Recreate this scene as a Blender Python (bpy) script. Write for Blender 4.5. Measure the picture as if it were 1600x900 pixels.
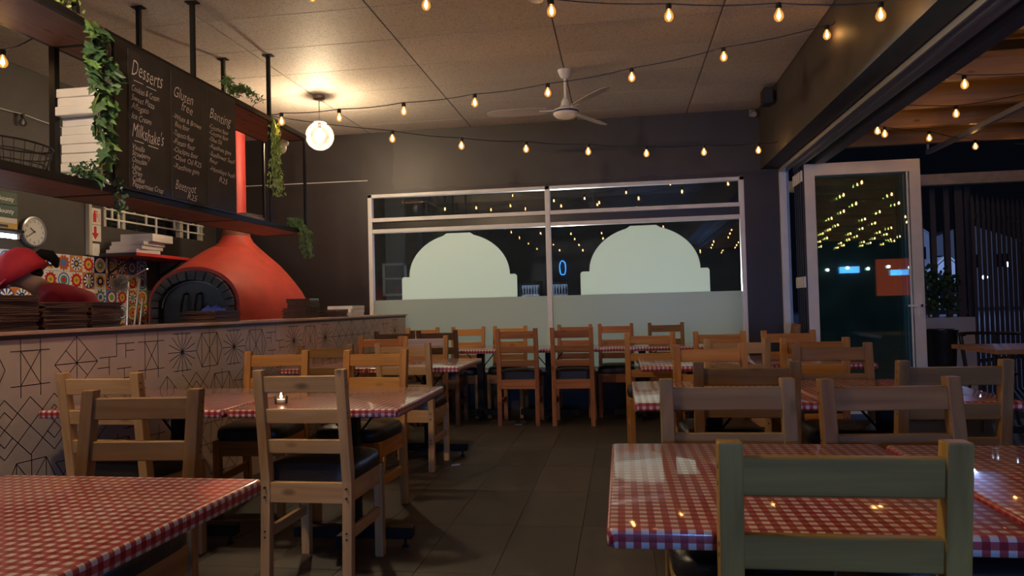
import bpy, bmesh, math, random
from mathutils import Vector, Matrix
random.seed(7)
for o in list(bpy.data.objects): bpy.data.objects.remove(o, do_unlink=True)
S = bpy.context.scene
COL = S.collection
PI = math.pi
# ------------------------------------------------------------------ camera
def cam():
    yaw, pt, rl = math.radians(8.5), math.radians(1.42), math.radians(1.45)
    f = Vector((-math.sin(yaw)*math.cos(pt), math.cos(yaw)*math.cos(pt), math.sin(pt)))
    r = Vector((math.cos(yaw), math.sin(yaw), 0)); u = r.cross(f)
    r2 = r*math.cos(rl)-u*math.sin(rl); u2 = r*math.sin(rl)+u*math.cos(rl)
    c = bpy.data.cameras.new('camera'); c.sensor_width = 36; c.lens = 36*1130/1600; c.clip_start = .05
    o = bpy.data.objects.new('camera', c); COL.objects.link(o)
    m = Matrix((( r2.x, u2.x, -f.x, 0), (r2.y, u2.y, -f.y, 0), (r2.z, u2.z, -f.z, 1.16), (0, 0, 0, 1)))
    o.matrix_world = m; S.camera = o
cam()
# ------------------------------------------------------------------ world, exposure, large lights
W = bpy.data.worlds.new('night'); S.world = W; W.use_nodes = True
W.node_tree.nodes['Background'].inputs[0].default_value = (.05, .065, .12, 1)
W.node_tree.nodes['Background'].inputs[1].default_value = .02
S.view_settings.view_transform = 'Standard'; S.view_settings.look = 'None'
S.view_settings.exposure = 0.32; S.view_settings.gamma = 1; S.view_settings.use_curve_mapping = False
def lamp(kind, name, loc, energy, color, size=.1, rot=(0, 0, 0), size_y=None, spot=None):
    l = bpy.data.lights.new(name, kind); l.energy = energy; l.color = color
    if kind == 'AREA':
        l.size = size
        if size_y: l.shape = 'RECTANGLE'; l.size_y = size_y
    else: l.shadow_soft_size = size
    o = bpy.data.objects.new(name, l); COL.objects.link(o); o.location = loc; o.rotation_euler = rot
    return o
# street lamp glow over the road outside, and the cool light of the bar at the back of the room
lamp('POINT', 'street_light', (21, 50, 8), 2600, (.30, .46, 1), .3)
lamp('POINT', 'road_light', (7, 16, 6), 90, (.35, .5, 1), .3)
yl = lamp('SPOT', 'yard_floodlight', (-2.9, 38, 1.2), 50000, (.95, 1, .95), .3, (PI/2, 0, PI+math.radians(4.08))); yl.data.spot_size = math.radians(8.1); yl.data.spot_blend = .03
bg = lamp('AREA', 'bar_glow', (1.2, -4.0, 1.1), 30, (.15, .38, 1), 2.4, (PI/2, 0, 0), .9); bg.data.spread = math.radians(90)
# ------------------------------------------------------------------ materials
MATS = {}
def newmat(name):
    m = bpy.data.materials.new(name); m.use_nodes = True
    nt = m.node_tree; b = nt.nodes['Principled BSDF']
    return m, nt, b
def N(nt, typ, **kw):
    n = nt.nodes.new(typ)
    for k, v in kw.items(): setattr(n, k, v)
    return n
def L(nt, a, b): nt.links.new(a, b)
def math_(nt, op, a, b=None, c=None):
    n = N(nt, 'ShaderNodeMath', operation=op)
    for i, v in enumerate((a, b, c)):
        if v is None: continue
        if isinstance(v, (int, float)): n.inputs[i].default_value = v
        else: L(nt, v, n.inputs[i])
    return n.outputs[0]
def mixc(nt, fac, a, b):
    n = N(nt, 'ShaderNodeMix', data_type='RGBA')
    for i, v in ((0, fac), (6, a), (7, b)):
        if isinstance(v, (int, float)): n.inputs[i].default_value = v
        elif isinstance(v, tuple): n.inputs[i].default_value = (*v, 1) if len(v) == 3 else v
        else: L(nt, v, n.inputs[i])
    return n.outputs[2]
def plain(name, col, rough=.6, metal=0, noise=0, nscale=8, bump=0, emit=None, estr=0, spec=.5, coat=0):
    if name in MATS: return MATS[name]
    m, nt, b = newmat(name)
    b.inputs['Base Color'].default_value = (*col, 1); b.inputs['Roughness'].default_value = rough
    b.inputs['Metallic'].default_value = metal; b.inputs['Specular IOR Level'].default_value = spec
    b.inputs['Coat Weight'].default_value = coat
    if noise or bump:
        tc = N(nt, 'ShaderNodeTexCoord'); t = N(nt, 'ShaderNodeTexNoise'); t.inputs['Scale'].default_value = nscale
        t.inputs['Detail'].default_value = 5; L(nt, tc.outputs['Object'], t.inputs['Vector'])
        if noise:
            c2 = tuple(max(0, x*(1-noise)) for x in col); c3 = tuple(min(1, x*(1+noise)) for x in col)
            r = N(nt, 'ShaderNodeMapRange'); r.inputs[1].default_value = .3; r.inputs[2].default_value = .7
            L(nt, t.outputs[0], r.inputs[0]); L(nt, mixc(nt, r.outputs[0], c2, c3), b.inputs['Base Color'])
        if bump:
            bp = N(nt, 'ShaderNodeBump'); bp.inputs['Strength'].default_value = bump; bp.inputs['Distance'].default_value = .01
            L(nt, t.outputs[0], bp.inputs['Height']); L(nt, bp.outputs[0], b.inputs['Normal'])
    if emit:
        b.inputs['Emission Color'].default_value = (*emit, 1); b.inputs['Emission Strength'].default_value = estr
    MATS[name] = m; return m
TONES = {'honey': ((.54, .26, .070), (.37, .155, .038)), 'tan': ((.52, .32, .145), (.38, .215, .09)), 'red': ((.44, .18, .065), (.30, .11, .04)),
         'brown': ((.28, .15, .055), (.18, .09, .032)), 'grey': ((.34, .23, .10), (.23, .15, .065)), 'green': ((.36, .23, .06), (.21, .125, .032)),
         'dark': ((.13, .07, .035), (.08, .04, .02)), 'lavender': ((.46, .36, .36), (.34, .26, .27)),  # dark: shade painted into the pine of two chairs lit from behind
         'shelf': ((.30, .145, .085), (.20, .09, .05)), 'board': ((.085, .042, .026), (.05, .024, .016)), 'rafter': ((.52, .33, .17), (.38, .22, .1)), 'outside': ((.35, .17, .08), (.24, .1, .05))}
def wood(tone, axis):
    key = 'wood_%s_%s' % (tone, axis)
    if key in MATS: return MATS[key]
    m, nt, b = newmat(key); a, d = TONES[tone]
    tc = N(nt, 'ShaderNodeTexCoord'); oi = N(nt, 'ShaderNodeObjectInfo')
    off = N(nt, 'ShaderNodeVectorMath', operation='ADD'); L(nt, tc.outputs['Object'], off.inputs[0])
    cm = N(nt, 'ShaderNodeCombineXYZ'); rr = math_(nt, 'MULTIPLY', oi.outputs['Random'], 37.0)
    for i in range(3): L(nt, rr, cm.inputs[i])
    L(nt, cm.outputs[0], off.inputs[1])
    mp = N(nt, 'ShaderNodeMapping'); sc = [26, 26, 26]; sc['xyz'.index(axis)] = 1.6; mp.inputs['Scale'].default_value = sc
    L(nt, off.outputs[0], mp.inputs['Vector'])
    n = N(nt, 'ShaderNodeTexNoise'); n.inputs['Scale'].default_value = 1; n.inputs['Detail'].default_value = 4; n.inputs['Distortion'].default_value = .6
    L(nt, mp.outputs[0], n.inputs['Vector'])
    r = N(nt, 'ShaderNodeMapRange'); r.inputs[1].default_value = .3; r.inputs[2].default_value = .68; L(nt, n.outputs[0], r.inputs[0])
    c = mixc(nt, r.outputs[0], d, a)
    mk = N(nt, 'ShaderNodeMapping'); sk = [9, 9, 9]; sk['xyz'.index(axis)] = 4; mk.inputs['Scale'].default_value = sk; L(nt, off.outputs[0], mk.inputs['Vector'])
    v = N(nt, 'ShaderNodeTexVoronoi'); v.inputs['Scale'].default_value = 1; L(nt, mk.outputs[0], v.inputs['Vector'])
    k = N(nt, 'ShaderNodeMapRange'); k.inputs[1].default_value = .06; k.inputs[2].default_value = .17; k.inputs[3].default_value = .75; k.inputs[4].default_value = 0
    L(nt, v.outputs['Distance'], k.inputs[0]); c = mixc(nt, k.outputs[0], c, tuple(x*.35 for x in d))
    hv = math_(nt, 'MULTIPLY_ADD', oi.outputs['Random'], .3, .85)
    hs = N(nt, 'ShaderNodeHueSaturation'); L(nt, hv, hs.inputs['Value']); L(nt, c, hs.inputs['Color'])
    L(nt, hs.outputs[0], b.inputs['Base Color']); b.inputs['Roughness'].default_value = .5; b.inputs['Specular IOR Level'].default_value = .25
    bp = N(nt, 'ShaderNodeBump'); bp.inputs['Strength'].default_value = .12; bp.inputs['Distance'].default_value = .004
    L(nt, n.outputs[0], bp.inputs['Height']); L(nt, bp.outputs[0], b.inputs['Normal'])
    MATS[key] = m; return m
def gingham():
    m, nt, b = newmat('gingham_vinyl')
    uv = N(nt, 'ShaderNodeUVMap'); sp = N(nt, 'ShaderNodeSeparateXYZ'); L(nt, uv.outputs[0], sp.inputs[0])
    def st(o): return math_(nt, 'GREATER_THAN', math_(nt, 'FRACT', math_(nt, 'DIVIDE', o, .029)), .5)
    s = math_(nt, 'ADD', st(sp.outputs[0]), st(sp.outputs[1]))
    c1 = mixc(nt, math_(nt, 'GREATER_THAN', s, .5), (.62, .55, .52), (.42, .075, .075))
    c2 = mixc(nt, math_(nt, 'GREATER_THAN', s, 1.5), c1, (.27, .012, .02))
    L(nt, c2, b.inputs['Base Color']); b.inputs['Roughness'].default_value = .32
    b.inputs['Coat Weight'].default_value = .9; b.inputs['Coat Roughness'].default_value = .055
    tc = N(nt, 'ShaderNodeTexCoord'); t = N(nt, 'ShaderNodeTexNoise'); t.inputs['Scale'].default_value = 7; t.inputs['Detail'].default_value = 2
    L(nt, tc.outputs['Object'], t.inputs['Vector'])
    bp = N(nt, 'ShaderNodeBump'); bp.inputs['Strength'].default_value = .06; bp.inputs['Distance'].default_value = .01
    L(nt, t.outputs[0], bp.inputs['Height']); L(nt, bp.outputs[0], b.inputs['Coat Normal'])
    return m
GING = gingham()
def glass(name, tint=(1, 1, 1), refl=1.0, film=.03, filmcol=(.5, .55, .5)):
    m, nt, b = newmat(name); nt.nodes.remove(b); out = nt.nodes['Material Output']
    tr = N(nt, 'ShaderNodeBsdfTransparent'); tr.inputs[0].default_value = (*tint, 1)
    gl = N(nt, 'ShaderNodeBsdfGlossy'); gl.inputs['Roughness'].default_value = .01
    fr = N(nt, 'ShaderNodeFresnel'); fr.inputs[0].default_value = 1.5
    mx = N(nt, 'ShaderNodeMixShader'); L(nt, math_(nt, 'MULTIPLY', fr.outputs[0], 1.7*refl), mx.inputs[0]); L(nt, tr.outputs[0], mx.inputs[1]); L(nt, gl.outputs[0], mx.inputs[2])
    df = N(nt, 'ShaderNodeBsdfDiffuse'); df.inputs[0].default_value = (*filmcol, 1)
    tc = N(nt, 'ShaderNodeTexCoord'); t = N(nt, 'ShaderNodeTexNoise'); t.inputs['Scale'].default_value = 5; t.inputs['Detail'].default_value = 6
    L(nt, tc.outputs['Object'], t.inputs['Vector'])
    m2 = N(nt, 'ShaderNodeMixShader'); L(nt, math_(nt, 'MULTIPLY', t.outputs[0], film*2), m2.inputs[0]); L(nt, mx.outputs[0], m2.inputs[1]); L(nt, df.outputs[0], m2.inputs[2])
    L(nt, m2.outputs[0], out.inputs[0]); MATS[name] = m; return m
GLASS = glass('window_glass', (1, 1, 1), .85, .012); GLASSD = glass('door_glass', (.8, .95, .9), 1.5, .03, (.25, .5, .45))  # thin diffuse film: dirt on the window, teal on the door
GLOBE = glass('lamp_glass', (1, .98, .93), .8, .012, (1, .97, .88)); CUP = glass('clear_cup')
def vinyl(name, col, tcol):
    m, nt, b = newmat(name); b.inputs['Base Color'].default_value = (*col, 1); b.inputs['Roughness'].default_value = .3
    t = N(nt, 'ShaderNodeBsdfTranslucent'); t.inputs[0].default_value = (*tcol, 1); a = N(nt, 'ShaderNodeMixShader'); a.inputs[0].default_value = .5
    L(nt, b.outputs[0], a.inputs[1]); L(nt, t.outputs[0], a.inputs[2]); L(nt, a.outputs[0], nt.nodes['Material Output'].inputs[0]); MATS[name] = m; return m
def emis(name, col, s):
    m, nt, b = newmat(name); nt.nodes.remove(b); e = N(nt, 'ShaderNodeEmission'); e.inputs[0].default_value = (*col, 1); e.inputs[1].default_value = s
    L(nt, e.outputs[0], nt.nodes['Material Output'].inputs[0]); MATS[name] = m; return m
BULB = emis('warm_filament', (1, .56, .22), 140); LAMPBULB = emis('lamp_bulb_glow', (1, .77, .50), 430)
def bulbglass():
    m, nt, b = newmat('amber_bulb_glass'); nt.nodes.remove(b); tr = N(nt, 'ShaderNodeBsdfTransparent'); tr.inputs[0].default_value = (1, .86, .6, 1)
    e = N(nt, 'ShaderNodeEmission'); e.inputs[0].default_value = (1, .42, .08, 1); e.inputs[1].default_value = 1.25
    g = N(nt, 'ShaderNodeBsdfGlossy'); g.inputs['Roughness'].default_value = .03; fr = N(nt, 'ShaderNodeFresnel'); fr.inputs[0].default_value = 1.45
    a = N(nt, 'ShaderNodeMixShader'); a.inputs[0].default_value = .5; L(nt, tr.outputs[0], a.inputs[1]); L(nt, e.outputs[0], a.inputs[2])
    c = N(nt, 'ShaderNodeMixShader'); L(nt, fr.outputs[0], c.inputs[0]); L(nt, a.outputs[0], c.inputs[1]); L(nt, g.outputs[0], c.inputs[2])
    L(nt, c.outputs[0], nt.nodes['Material Output'].inputs[0]); return m
BULBG = bulbglass()
TUBE = emis('cold_tube', (.80, .90, 1), 32); NEON = emis('blue_neon', (.05, .35, 1), 14); FLAME = emis('candle_flame', (1, .7, .35), 25)
WINLIT = emis('lit_window', (.6, .8, 1), 5); FRIDGE = emis('fridge_light', (.45, .65, 1), 2.2)
BLACKM = plain('black_steel', (.011, .010, .010), .5, spec=.2); LEATH = plain('black_leather', (.018, .016, .017), .38, bump=.15, nscale=60)
ALU = plain('white_aluminium', (.74, .74, .74), .4, noise=.06); WHITEP = plain('white_card', (.72, .70, .68), .6, noise=.05)
DARKP = plain('charcoal_paint', (.040, .033, .034), .55, noise=.18, nscale=3, bump=.1)
LEAF = plain('leaf_green', (.11, .22, .06), .45, noise=.35, nscale=30); LEAF2 = plain('pale_leaf_green', (.30, .40, .11), .45, noise=.4, nscale=25)
LEAFI = plain('ivy_green', (.07, .14, .055), .4, noise=.3, nscale=20)
LEAFD = plain('dark_leaf_green', (.045, .11, .045), .5, noise=.3, nscale=30); STEM = plain('stem_brown', (.16, .09, .04), .7)
REDP = plain('red_plaster', (.46, .048, .028), .62, noise=.16, nscale=5, bump=.15); STEEL = plain('brushed_steel', (.6, .6, .6), .3, 1)
WHITEPL = plain('white_plastic', (.78, .77, .74), .35); BLACKPL = plain('black_plastic', (.01, .01, .011), .4)
# ------------------------------------------------------------------ mesh helper
class MB:
    def __init__(s): s.v = []; s.f = []; s.uv = {}
    def box(s, x0, x1, y0, y1, z0, z1, M=None):
        b = len(s.v)
        for x in (x0, x1):
            for y in (y0, y1):
                for z in (z0, z1):
                    p = Vector((x, y, z)); s.v.append(M @ p if M else p)
        for q in ((0, 1, 3, 2), (4, 6, 7, 5), (0, 4, 5, 1), (2, 3, 7, 6), (0, 2, 6, 4), (1, 5, 7, 3)): s.f.append([b+i for i in q])
        return s
    def bar(s, a, b_, w, h, up=(0, 0, 1)):
        a = Vector(a); b_ = Vector(b_); d = (b_-a); ln = d.length; d.normalize(); u = Vector(up)
        if abs(d.dot(u)) > .98: u = Vector((1, 0, 0))
        r = d.cross(u).normalized(); u = r.cross(d)
        M = Matrix(((r.x, d.x, u.x, a.x), (r.y, d.y, u.y, a.y), (r.z, d.z, u.z, a.z), (0, 0, 0, 1)))
        return s.box(-w/2, w/2, 0, ln, -h/2, h/2, M)
    def prism(s, poly, f0, f1):
        b = len(s.v); n = len(poly)
        for p in poly: s.v.append(Vector(f0(p)))
        for p in poly: s.v.append(Vector(f1(p)))
        s.f.append([b+i for i in range(n)]); s.f.append([b+n+i for i in reversed(range(n))])
        for i in range(n): s.f.append([b+i, b+n+i, b+n+(i+1) % n, b+(i+1) % n])
        return s
    def tube(s, pts, r, n=8, cap=True):
        pts = [Vector(p) for p in pts]; b = len(s.v); rs = r if isinstance(r, (list, tuple)) else [r]*len(pts); prev = None
        for i, p in enumerate(pts):
            d = (pts[min(i+1, len(pts)-1)]-pts[max(i-1, 0)]).normalized()
            if prev is None: a = d.orthogonal().normalized()
            else: a = (prev-d*prev.dot(d)).normalized()
            prev = a; c = d.cross(a)
            for k in range(n): s.v.append(p+(a*math.cos(2*PI*k/n)+c*math.sin(2*PI*k/n))*rs[i])
        for i in range(len(pts)-1):
            for k in range(n): s.f.append([b+i*n+k, b+i*n+(k+1) % n, b+(i+1)*n+(k+1) % n, b+(i+1)*n+k])
        if cap:
            s.f.append([b+k for k in reversed(range(n))]); s.f.append([b+(len(pts)-1)*n+k for k in range(n)])
        return s
    def lathe(s, prof, c=(0, 0, 0), n=24, M=None, sx=1, sy=1):
        b = len(s.v); c = Vector(c)
        for r, z in prof:
            for k in range(n):
                p = Vector((r*math.cos(2*PI*k/n)*sx, r*math.sin(2*PI*k/n)*sy, z)); s.v.append((M @ p if M else p)+c)
        for i in range(len(prof)-1):
            for k in range(n): s.f.append([b+i*n+k, b+i*n+(k+1) % n, b+(i+1)*n+(k+1) % n, b+(i+1)*n+k])
        if prof[0][0] > 1e-4: s.f.append([b+k for k in reversed(range(n))])
        if prof[-1][0] > 1e-4: s.f.append([b+(len(prof)-1)*n+k for k in range(n)])
        return s
    def sphere(s, c, r, n=12, m=8, sc=(1, 1, 1), M=None):
        prof = [(max(1e-5, math.sin(PI*i/m)), -math.cos(PI*i/m)) for i in range(m+1)]
        T = Matrix.Diagonal((r*sc[0], r*sc[1], r*sc[2])).to_4x4()
        if M: T = M.to_4x4() @ T
        return s.lathe(prof, c, n, T)
    def quad(s, *p): b = len(s.v); s.v += [Vector(q) for q in p]; s.f.append([b+i for i in range(len(p))]); return s
    def mesh(s, name, mat, smooth=False, bevel=0, seg=2):
        me = bpy.data.meshes.new(name); me.from_pydata([tuple(v) for v in s.v], [], s.f)
        bm = bmesh.new(); bm.from_mesh(me)
        bmesh.ops.remove_doubles(bm, verts=bm.verts, dist=1e-6)
        bmesh.ops.recalc_face_normals(bm, faces=bm.faces)
        if bevel: bmesh.ops.bevel(bm, geom=list(bm.edges), offset=bevel, segments=seg, profile=.6, affect='EDGES', clamp_overlap=True)
        bm.to_mesh(me); bm.free()
        if mat: me.materials.append(mat)
        if smooth:
            for p in me.polygons: p.use_smooth = True
            if smooth != 'all':
                try: me.set_sharp_from_angle(angle=math.radians(40))
                except Exception: pass
        return me
    def build(s, name, mat, parent=None, smooth=False, bevel=0, seg=2, local=False):
        if parent is not None and not local:
            Mi = Matrix.LocRotScale(parent.location, parent.rotation_euler, None)
            if parent.parent: Mi = Matrix.LocRotScale(parent.parent.location, parent.parent.rotation_euler, None) @ Mi
            Mi = Mi.inverted(); s.v = [Mi @ v for v in s.v]
        o = bpy.data.objects.new(name, s.mesh(name, mat, smooth, bevel, seg)); COL.objects.link(o)
        if parent is not None: o.parent = parent
        return o
def thing(name, label, cat, loc=(0, 0, 0), rz=0, group=None):
    o = bpy.data.objects.new(name, None); COL.objects.link(o); o.location = loc; o.rotation_euler = (0, 0, rz); o.empty_display_size = .1
    return tag(o, label, cat, group)
def tag(o, label, cat, group=None):
    o['label'] = label; o['category'] = cat
    if group: o['group'] = group
    return o
def struct(o): o['kind'] = 'structure'; return o
def origin(o, p):      # move a mesh object's origin to world point p
    p = Vector(p); o.data.transform(Matrix.Translation(-p)); o.location = p; return o
def inst(name, me, parent, loc=(0, 0, 0), rot=(0, 0, 0), mat=None, scale=None):
    o = bpy.data.objects.new(name, me); COL.objects.link(o); o.parent = parent; o.location = loc; o.rotation_euler = rot
    if scale: o.scale = scale
    if mat: o.material_slots[0].link = 'OBJECT'; o.material_slots[0].material = mat
    return o
def text_mesh(txt, size, shear=.25, off=-.006, space=1.0):
    cu = bpy.data.curves.new('t', 'FONT'); cu.body = txt; cu.size = size; cu.shear = shear; cu.offset = off*size; cu.resolution_u = 2; cu.space_character = space
    o = bpy.data.objects.new('t', cu); COL.objects.link(o); dg = bpy.context.evaluated_depsgraph_get()
    me = bpy.data.meshes.new_from_object(o.evaluated_get(dg)); bpy.data.objects.remove(o); bpy.data.curves.remove(cu); return me
# ================================================================== SETTING
def slate():
    m, nt, b = newmat('slate_tile'); tc = N(nt, 'ShaderNodeTexCoord'); oi = N(nt, 'ShaderNodeObjectInfo')
    ad = N(nt, 'ShaderNodeVectorMath', operation='ADD'); L(nt, tc.outputs['Object'], ad.inputs[0])
    cm = N(nt, 'ShaderNodeCombineXYZ'); L(nt, math_(nt, 'MULTIPLY', oi.outputs['Random'], 50.), cm.inputs[0]); L(nt, cm.outputs[0], ad.inputs[1])
    t = N(nt, 'ShaderNodeTexNoise'); t.inputs['Scale'].default_value = 6; t.inputs['Detail'].default_value = 8; L(nt, ad.outputs[0], t.inputs['Vector'])
    r = N(nt, 'ShaderNodeMapRange'); r.inputs[1].default_value = .3; r.inputs[2].default_value = .7; L(nt, t.outputs[0], r.inputs[0])
    c = mixc(nt, r.outputs[0], (.044, .037, .032), (.088, .073, .062))
    hs = N(nt, 'ShaderNodeHueSaturation'); L(nt, c, hs.inputs['Color']); L(nt, math_(nt, 'MULTIPLY_ADD', oi.outputs['Random'], .4, .8), hs.inputs['Value'])
    L(nt, hs.outputs[0], b.inputs['Base Color'])
    L(nt, math_(nt, 'MULTIPLY_ADD', t.outputs[0], .3, .36), b.inputs['Roughness']); b.inputs['Specular IOR Level'].default_value = .3
    bp = N(nt, 'ShaderNodeBump'); bp.inputs['Strength'].default_value = .15; bp.inputs['Distance'].default_value = .006; L(nt, t.outputs[0], bp.inputs['Height']); L(nt, bp.outputs[0], b.inputs['Normal'])
    return m
SLATE = slate()
def plaster():
    m, nt, b = newmat('ceiling_panel'); tc = N(nt, 'ShaderNodeTexCoord'); oi = N(nt, 'ShaderNodeObjectInfo')
    t = N(nt, 'ShaderNodeTexNoise'); t.inputs['Scale'].default_value = 90; t.inputs['Detail'].default_value = 3; L(nt, tc.outputs['Object'], t.inputs['Vector'])
    r = N(nt, 'ShaderNodeMapRange'); r.inputs[1].default_value = .36; r.inputs[2].default_value = .5; L(nt, t.outputs[0], r.inputs[0])
    t2 = N(nt, 'ShaderNodeTexNoise'); t2.inputs['Scale'].default_value = 2.5; L(nt, tc.outputs['Object'], t2.inputs['Vector'])
    c = mixc(nt, r.outputs[0], (.33, .29, .25), (.56, .51, .46)); c = mixc(nt, math_(nt, 'MULTIPLY', t2.outputs[0], .5), c, (.42, .36, .31))
    hs = N(nt, 'ShaderNodeHueSaturation'); L(nt, c, hs.inputs['Color']); L(nt, math_(nt, 'MULTIPLY_ADD', oi.outputs['Random'], .12, .94), hs.inputs['Value'])
    L(nt, hs.outputs[0], b.inputs['Base Color']); b.inputs['Roughness'].default_value = .6
    bp = N(nt, 'ShaderNodeBump'); bp.inputs['Strength'].default_value = .25; bp.inputs['Distance'].default_value = .004; L(nt, t.outputs[0], bp.inputs['Height']); L(nt, bp.outputs[0], b.inputs['Normal'])
    return m
PANEL = plaster()
GROUT = plain('dark_grout', (.035, .03, .027), .8)
floor = struct(MB().box(-4.75, 2.05, -5, 8, -.08, -.004).build('floor', GROUT))
tm = MB().box(-.1735, .1735, -.3485, .3485, -.004, 0).mesh('floor_tile', SLATE)
for i in range(13):
    for j in range(11): inst('floor_tile', tm, floor, (-2.68+.35*(i+.5), .31+.7*(j+.5) if .31+.7*(j+1) < 8.02 else 7.66, 0))
ceil = struct(MB().box(-4.75, 1.53, -5, 8, 3.216, 3.3).box(-4.75, 1.53, -5, 2.25, 3.2, 3.216).build('ceiling', plain('ceiling_grid', (.16, .13, .11), .7)))
xs = [-4.75, -4.02, -2.82, -1.622, -.425, .765, 1.52]; ys = [2.257+.597*k for k in range(10)]+[8.0]
for i in range(6):
    for j in range(len(ys)-1):
        if ys[j+1]-ys[j] < .05: continue
        a, b_ = (xs[i+1]-xs[i])/2-.005, (ys[j+1]-ys[j])/2-.0025
        o = inst('ceiling_panel', MB().box(-a, a, -b_, b_, -.016, 0).mesh('ceiling_panel', PANEL, bevel=.002, seg=1), ceil, ((xs[i]+xs[i+1])/2, (ys[j]+ys[j+1])/2, 3.2165))
def wallmat():
    m, nt, b = newmat('back_wall_paint'); tc = N(nt, 'ShaderNodeTexCoord'); sp = N(nt, 'ShaderNodeSeparateXYZ'); L(nt, tc.outputs['Object'], sp.inputs[0])
    t = N(nt, 'ShaderNodeTexNoise'); t.inputs['Scale'].default_value = 4; t.inputs['Detail'].default_value = 6; L(nt, tc.outputs['Object'], t.inputs['Vector'])
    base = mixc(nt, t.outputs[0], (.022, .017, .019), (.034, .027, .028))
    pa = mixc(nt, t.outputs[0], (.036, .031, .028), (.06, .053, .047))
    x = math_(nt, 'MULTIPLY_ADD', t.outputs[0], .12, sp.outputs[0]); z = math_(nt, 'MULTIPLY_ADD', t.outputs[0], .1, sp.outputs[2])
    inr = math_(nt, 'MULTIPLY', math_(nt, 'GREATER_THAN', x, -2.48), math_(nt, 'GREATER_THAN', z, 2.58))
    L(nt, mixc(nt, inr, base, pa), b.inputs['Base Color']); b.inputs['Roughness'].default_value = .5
    bp = N(nt, 'ShaderNodeBump'); bp.inputs['Strength'].default_value = .12; bp.inputs['Distance'].default_value = .02; L(nt, t.outputs[0], bp.inputs['Height']); L(nt, bp.outputs[0], b.inputs['Normal'])
    return m
WX0, WX1, WZ0, WZ1 = -2.86, 1.342, .42, 2.486
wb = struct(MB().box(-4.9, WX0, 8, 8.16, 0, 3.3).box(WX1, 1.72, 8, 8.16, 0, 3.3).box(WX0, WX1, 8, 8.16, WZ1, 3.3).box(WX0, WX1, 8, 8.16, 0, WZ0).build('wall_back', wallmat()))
wl = struct(MB().box(-4.9, -4.75, -5, 6.1, 0, 3.3).box(-4.9, -4.75, 7.72, 8, 0, 3.3).box(-4.9, -4.75, 6.1, 7.72, 0, 2.0).box(-4.9, -4.75, 6.1, 7.72, 2.62, 3.3).build('wall_left', plain('kitchen_wall_paint', (.055, .046, .043), .6, noise=.12, nscale=4)))
struct(MB().box(-4.9, 2.05, -5.15, -5, 0, 3.3).build('wall_front', DARKP))
struct(MB().box(1.53, 1.7, -5, -1.5, 0, 2.55).build('wall_right', DARKP))
# bulkhead above the folding-door opening
bk = struct(MB().box(1.52, 2.04, -5, 8.16, 2.55, 3.3).build('trim_1', plain('bulkhead_paint', (.055, .043, .036), .6, noise=.15, nscale=5)))
MB().box(1.955, 2.04, -5, 8.1, 2.50, 2.55).build('outer_flange', plain('flange_grey', (.16, .15, .15), .5), bk)
tr = MB()
for x in (1.70, 1.765, 1.845): tr.box(x, x+.014, -1.5, 7.98, 2.505, 2.55)
tr.box(1.70, 1.859, -1.5, 7.98, 2.545, 2.552).build('door_track', plain('track_aluminium', (.50, .47, .44), .35, .3), bk)
# door jamb
jb = struct(MB().box(1.70, 1.765, 7.95, 8.02, 0, 2.55).box(1.722, 1.80, 8.0, 8.14, 0, 2.55).build('trim_2', ALU))
# ------------------------------------------------------------------ big window
win = struct(bpy.data.objects.new('window_1', None)); COL.objects.link(win); win.location = (-.76, 8.05, WZ0)
MX = -.775; fw = .05
def frame_bar(x0, x1, z0, z1, y0=8.0, y1=8.07): return MB().box(x0, x1, y0, y1, z0, z1).build('frame_bar', ALU, win, bevel=.004, seg=1)
frame_bar(WX0, WX0+fw, WZ0, WZ1); frame_bar(WX1-fw, WX1, WZ0, WZ1); frame_bar(MX-.028, MX+.028, WZ0, WZ1)
frame_bar(WX0, WX1, WZ1-.04, WZ1); frame_bar(WX0, WX1, WZ0, WZ0+.05)
for z in (2.165, 2.035): frame_bar(WX0+fw, MX-.028, z, z+.045); frame_bar(MX+.028, WX1-fw, z, z+.045)
for a, b_ in ((WX0+fw, MX-.028), (MX+.028, WX1-fw)):
    MB().box(a, b_, 8.03, 8.036, 2.21, WZ1-.04).build('pane', GLASS, win)
    MB().box(a, b_, 8.025, 8.045, 2.08, 2.165).build('transom_panel', plain('transom_black', (.006, .006, .007), .3), win)
    MB().box(a, b_, 8.03, 8.036, WZ0+.05, 2.035).build('pane', GLASS, win)
    VB = vinyl('frost_vinyl_band_%d' % int(a*10), (.42, .43, .39), (.42, .45, .40))
    MB().box(a, b_, 8.026, 8.0285, WZ0+.05, 1.262).build('frosted_band', VB, win)
VD = vinyl('frost_vinyl_dome', (.62, .66, .61), (.70, .76, .69))
def dome(xl, xr, xl2, xr2, top):
    c = (xl2+xr2)/2; rx = (xr2-xl2)/2; p = [(xl, 1.262), (xl, 1.50), (xl+.02, 1.52), (xl2, 1.52)]
    n = 40
    for i in range(1, n):
        a = PI-PI*i/n; x = c+rx*math.cos(a); z = 1.52+(top-1.525)*math.sin(a)
        if abs(x-c) < .14: z = top
        p.append((x, z))
    p += [(xr2, 1.52), (xr-.02, 1.52), (xr, 1.50), (xr, 1.262)]
    MB().prism(p, lambda q: (q[0], 8.025, q[1]), lambda q: (q[0], 8.0285, q[1])).build('frosted_dome', VD, win)
dome(-2.475, -1.14, -2.385, -1.22, 2.005); dome(-.43, .96, -.33, .865, 2.005)
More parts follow.
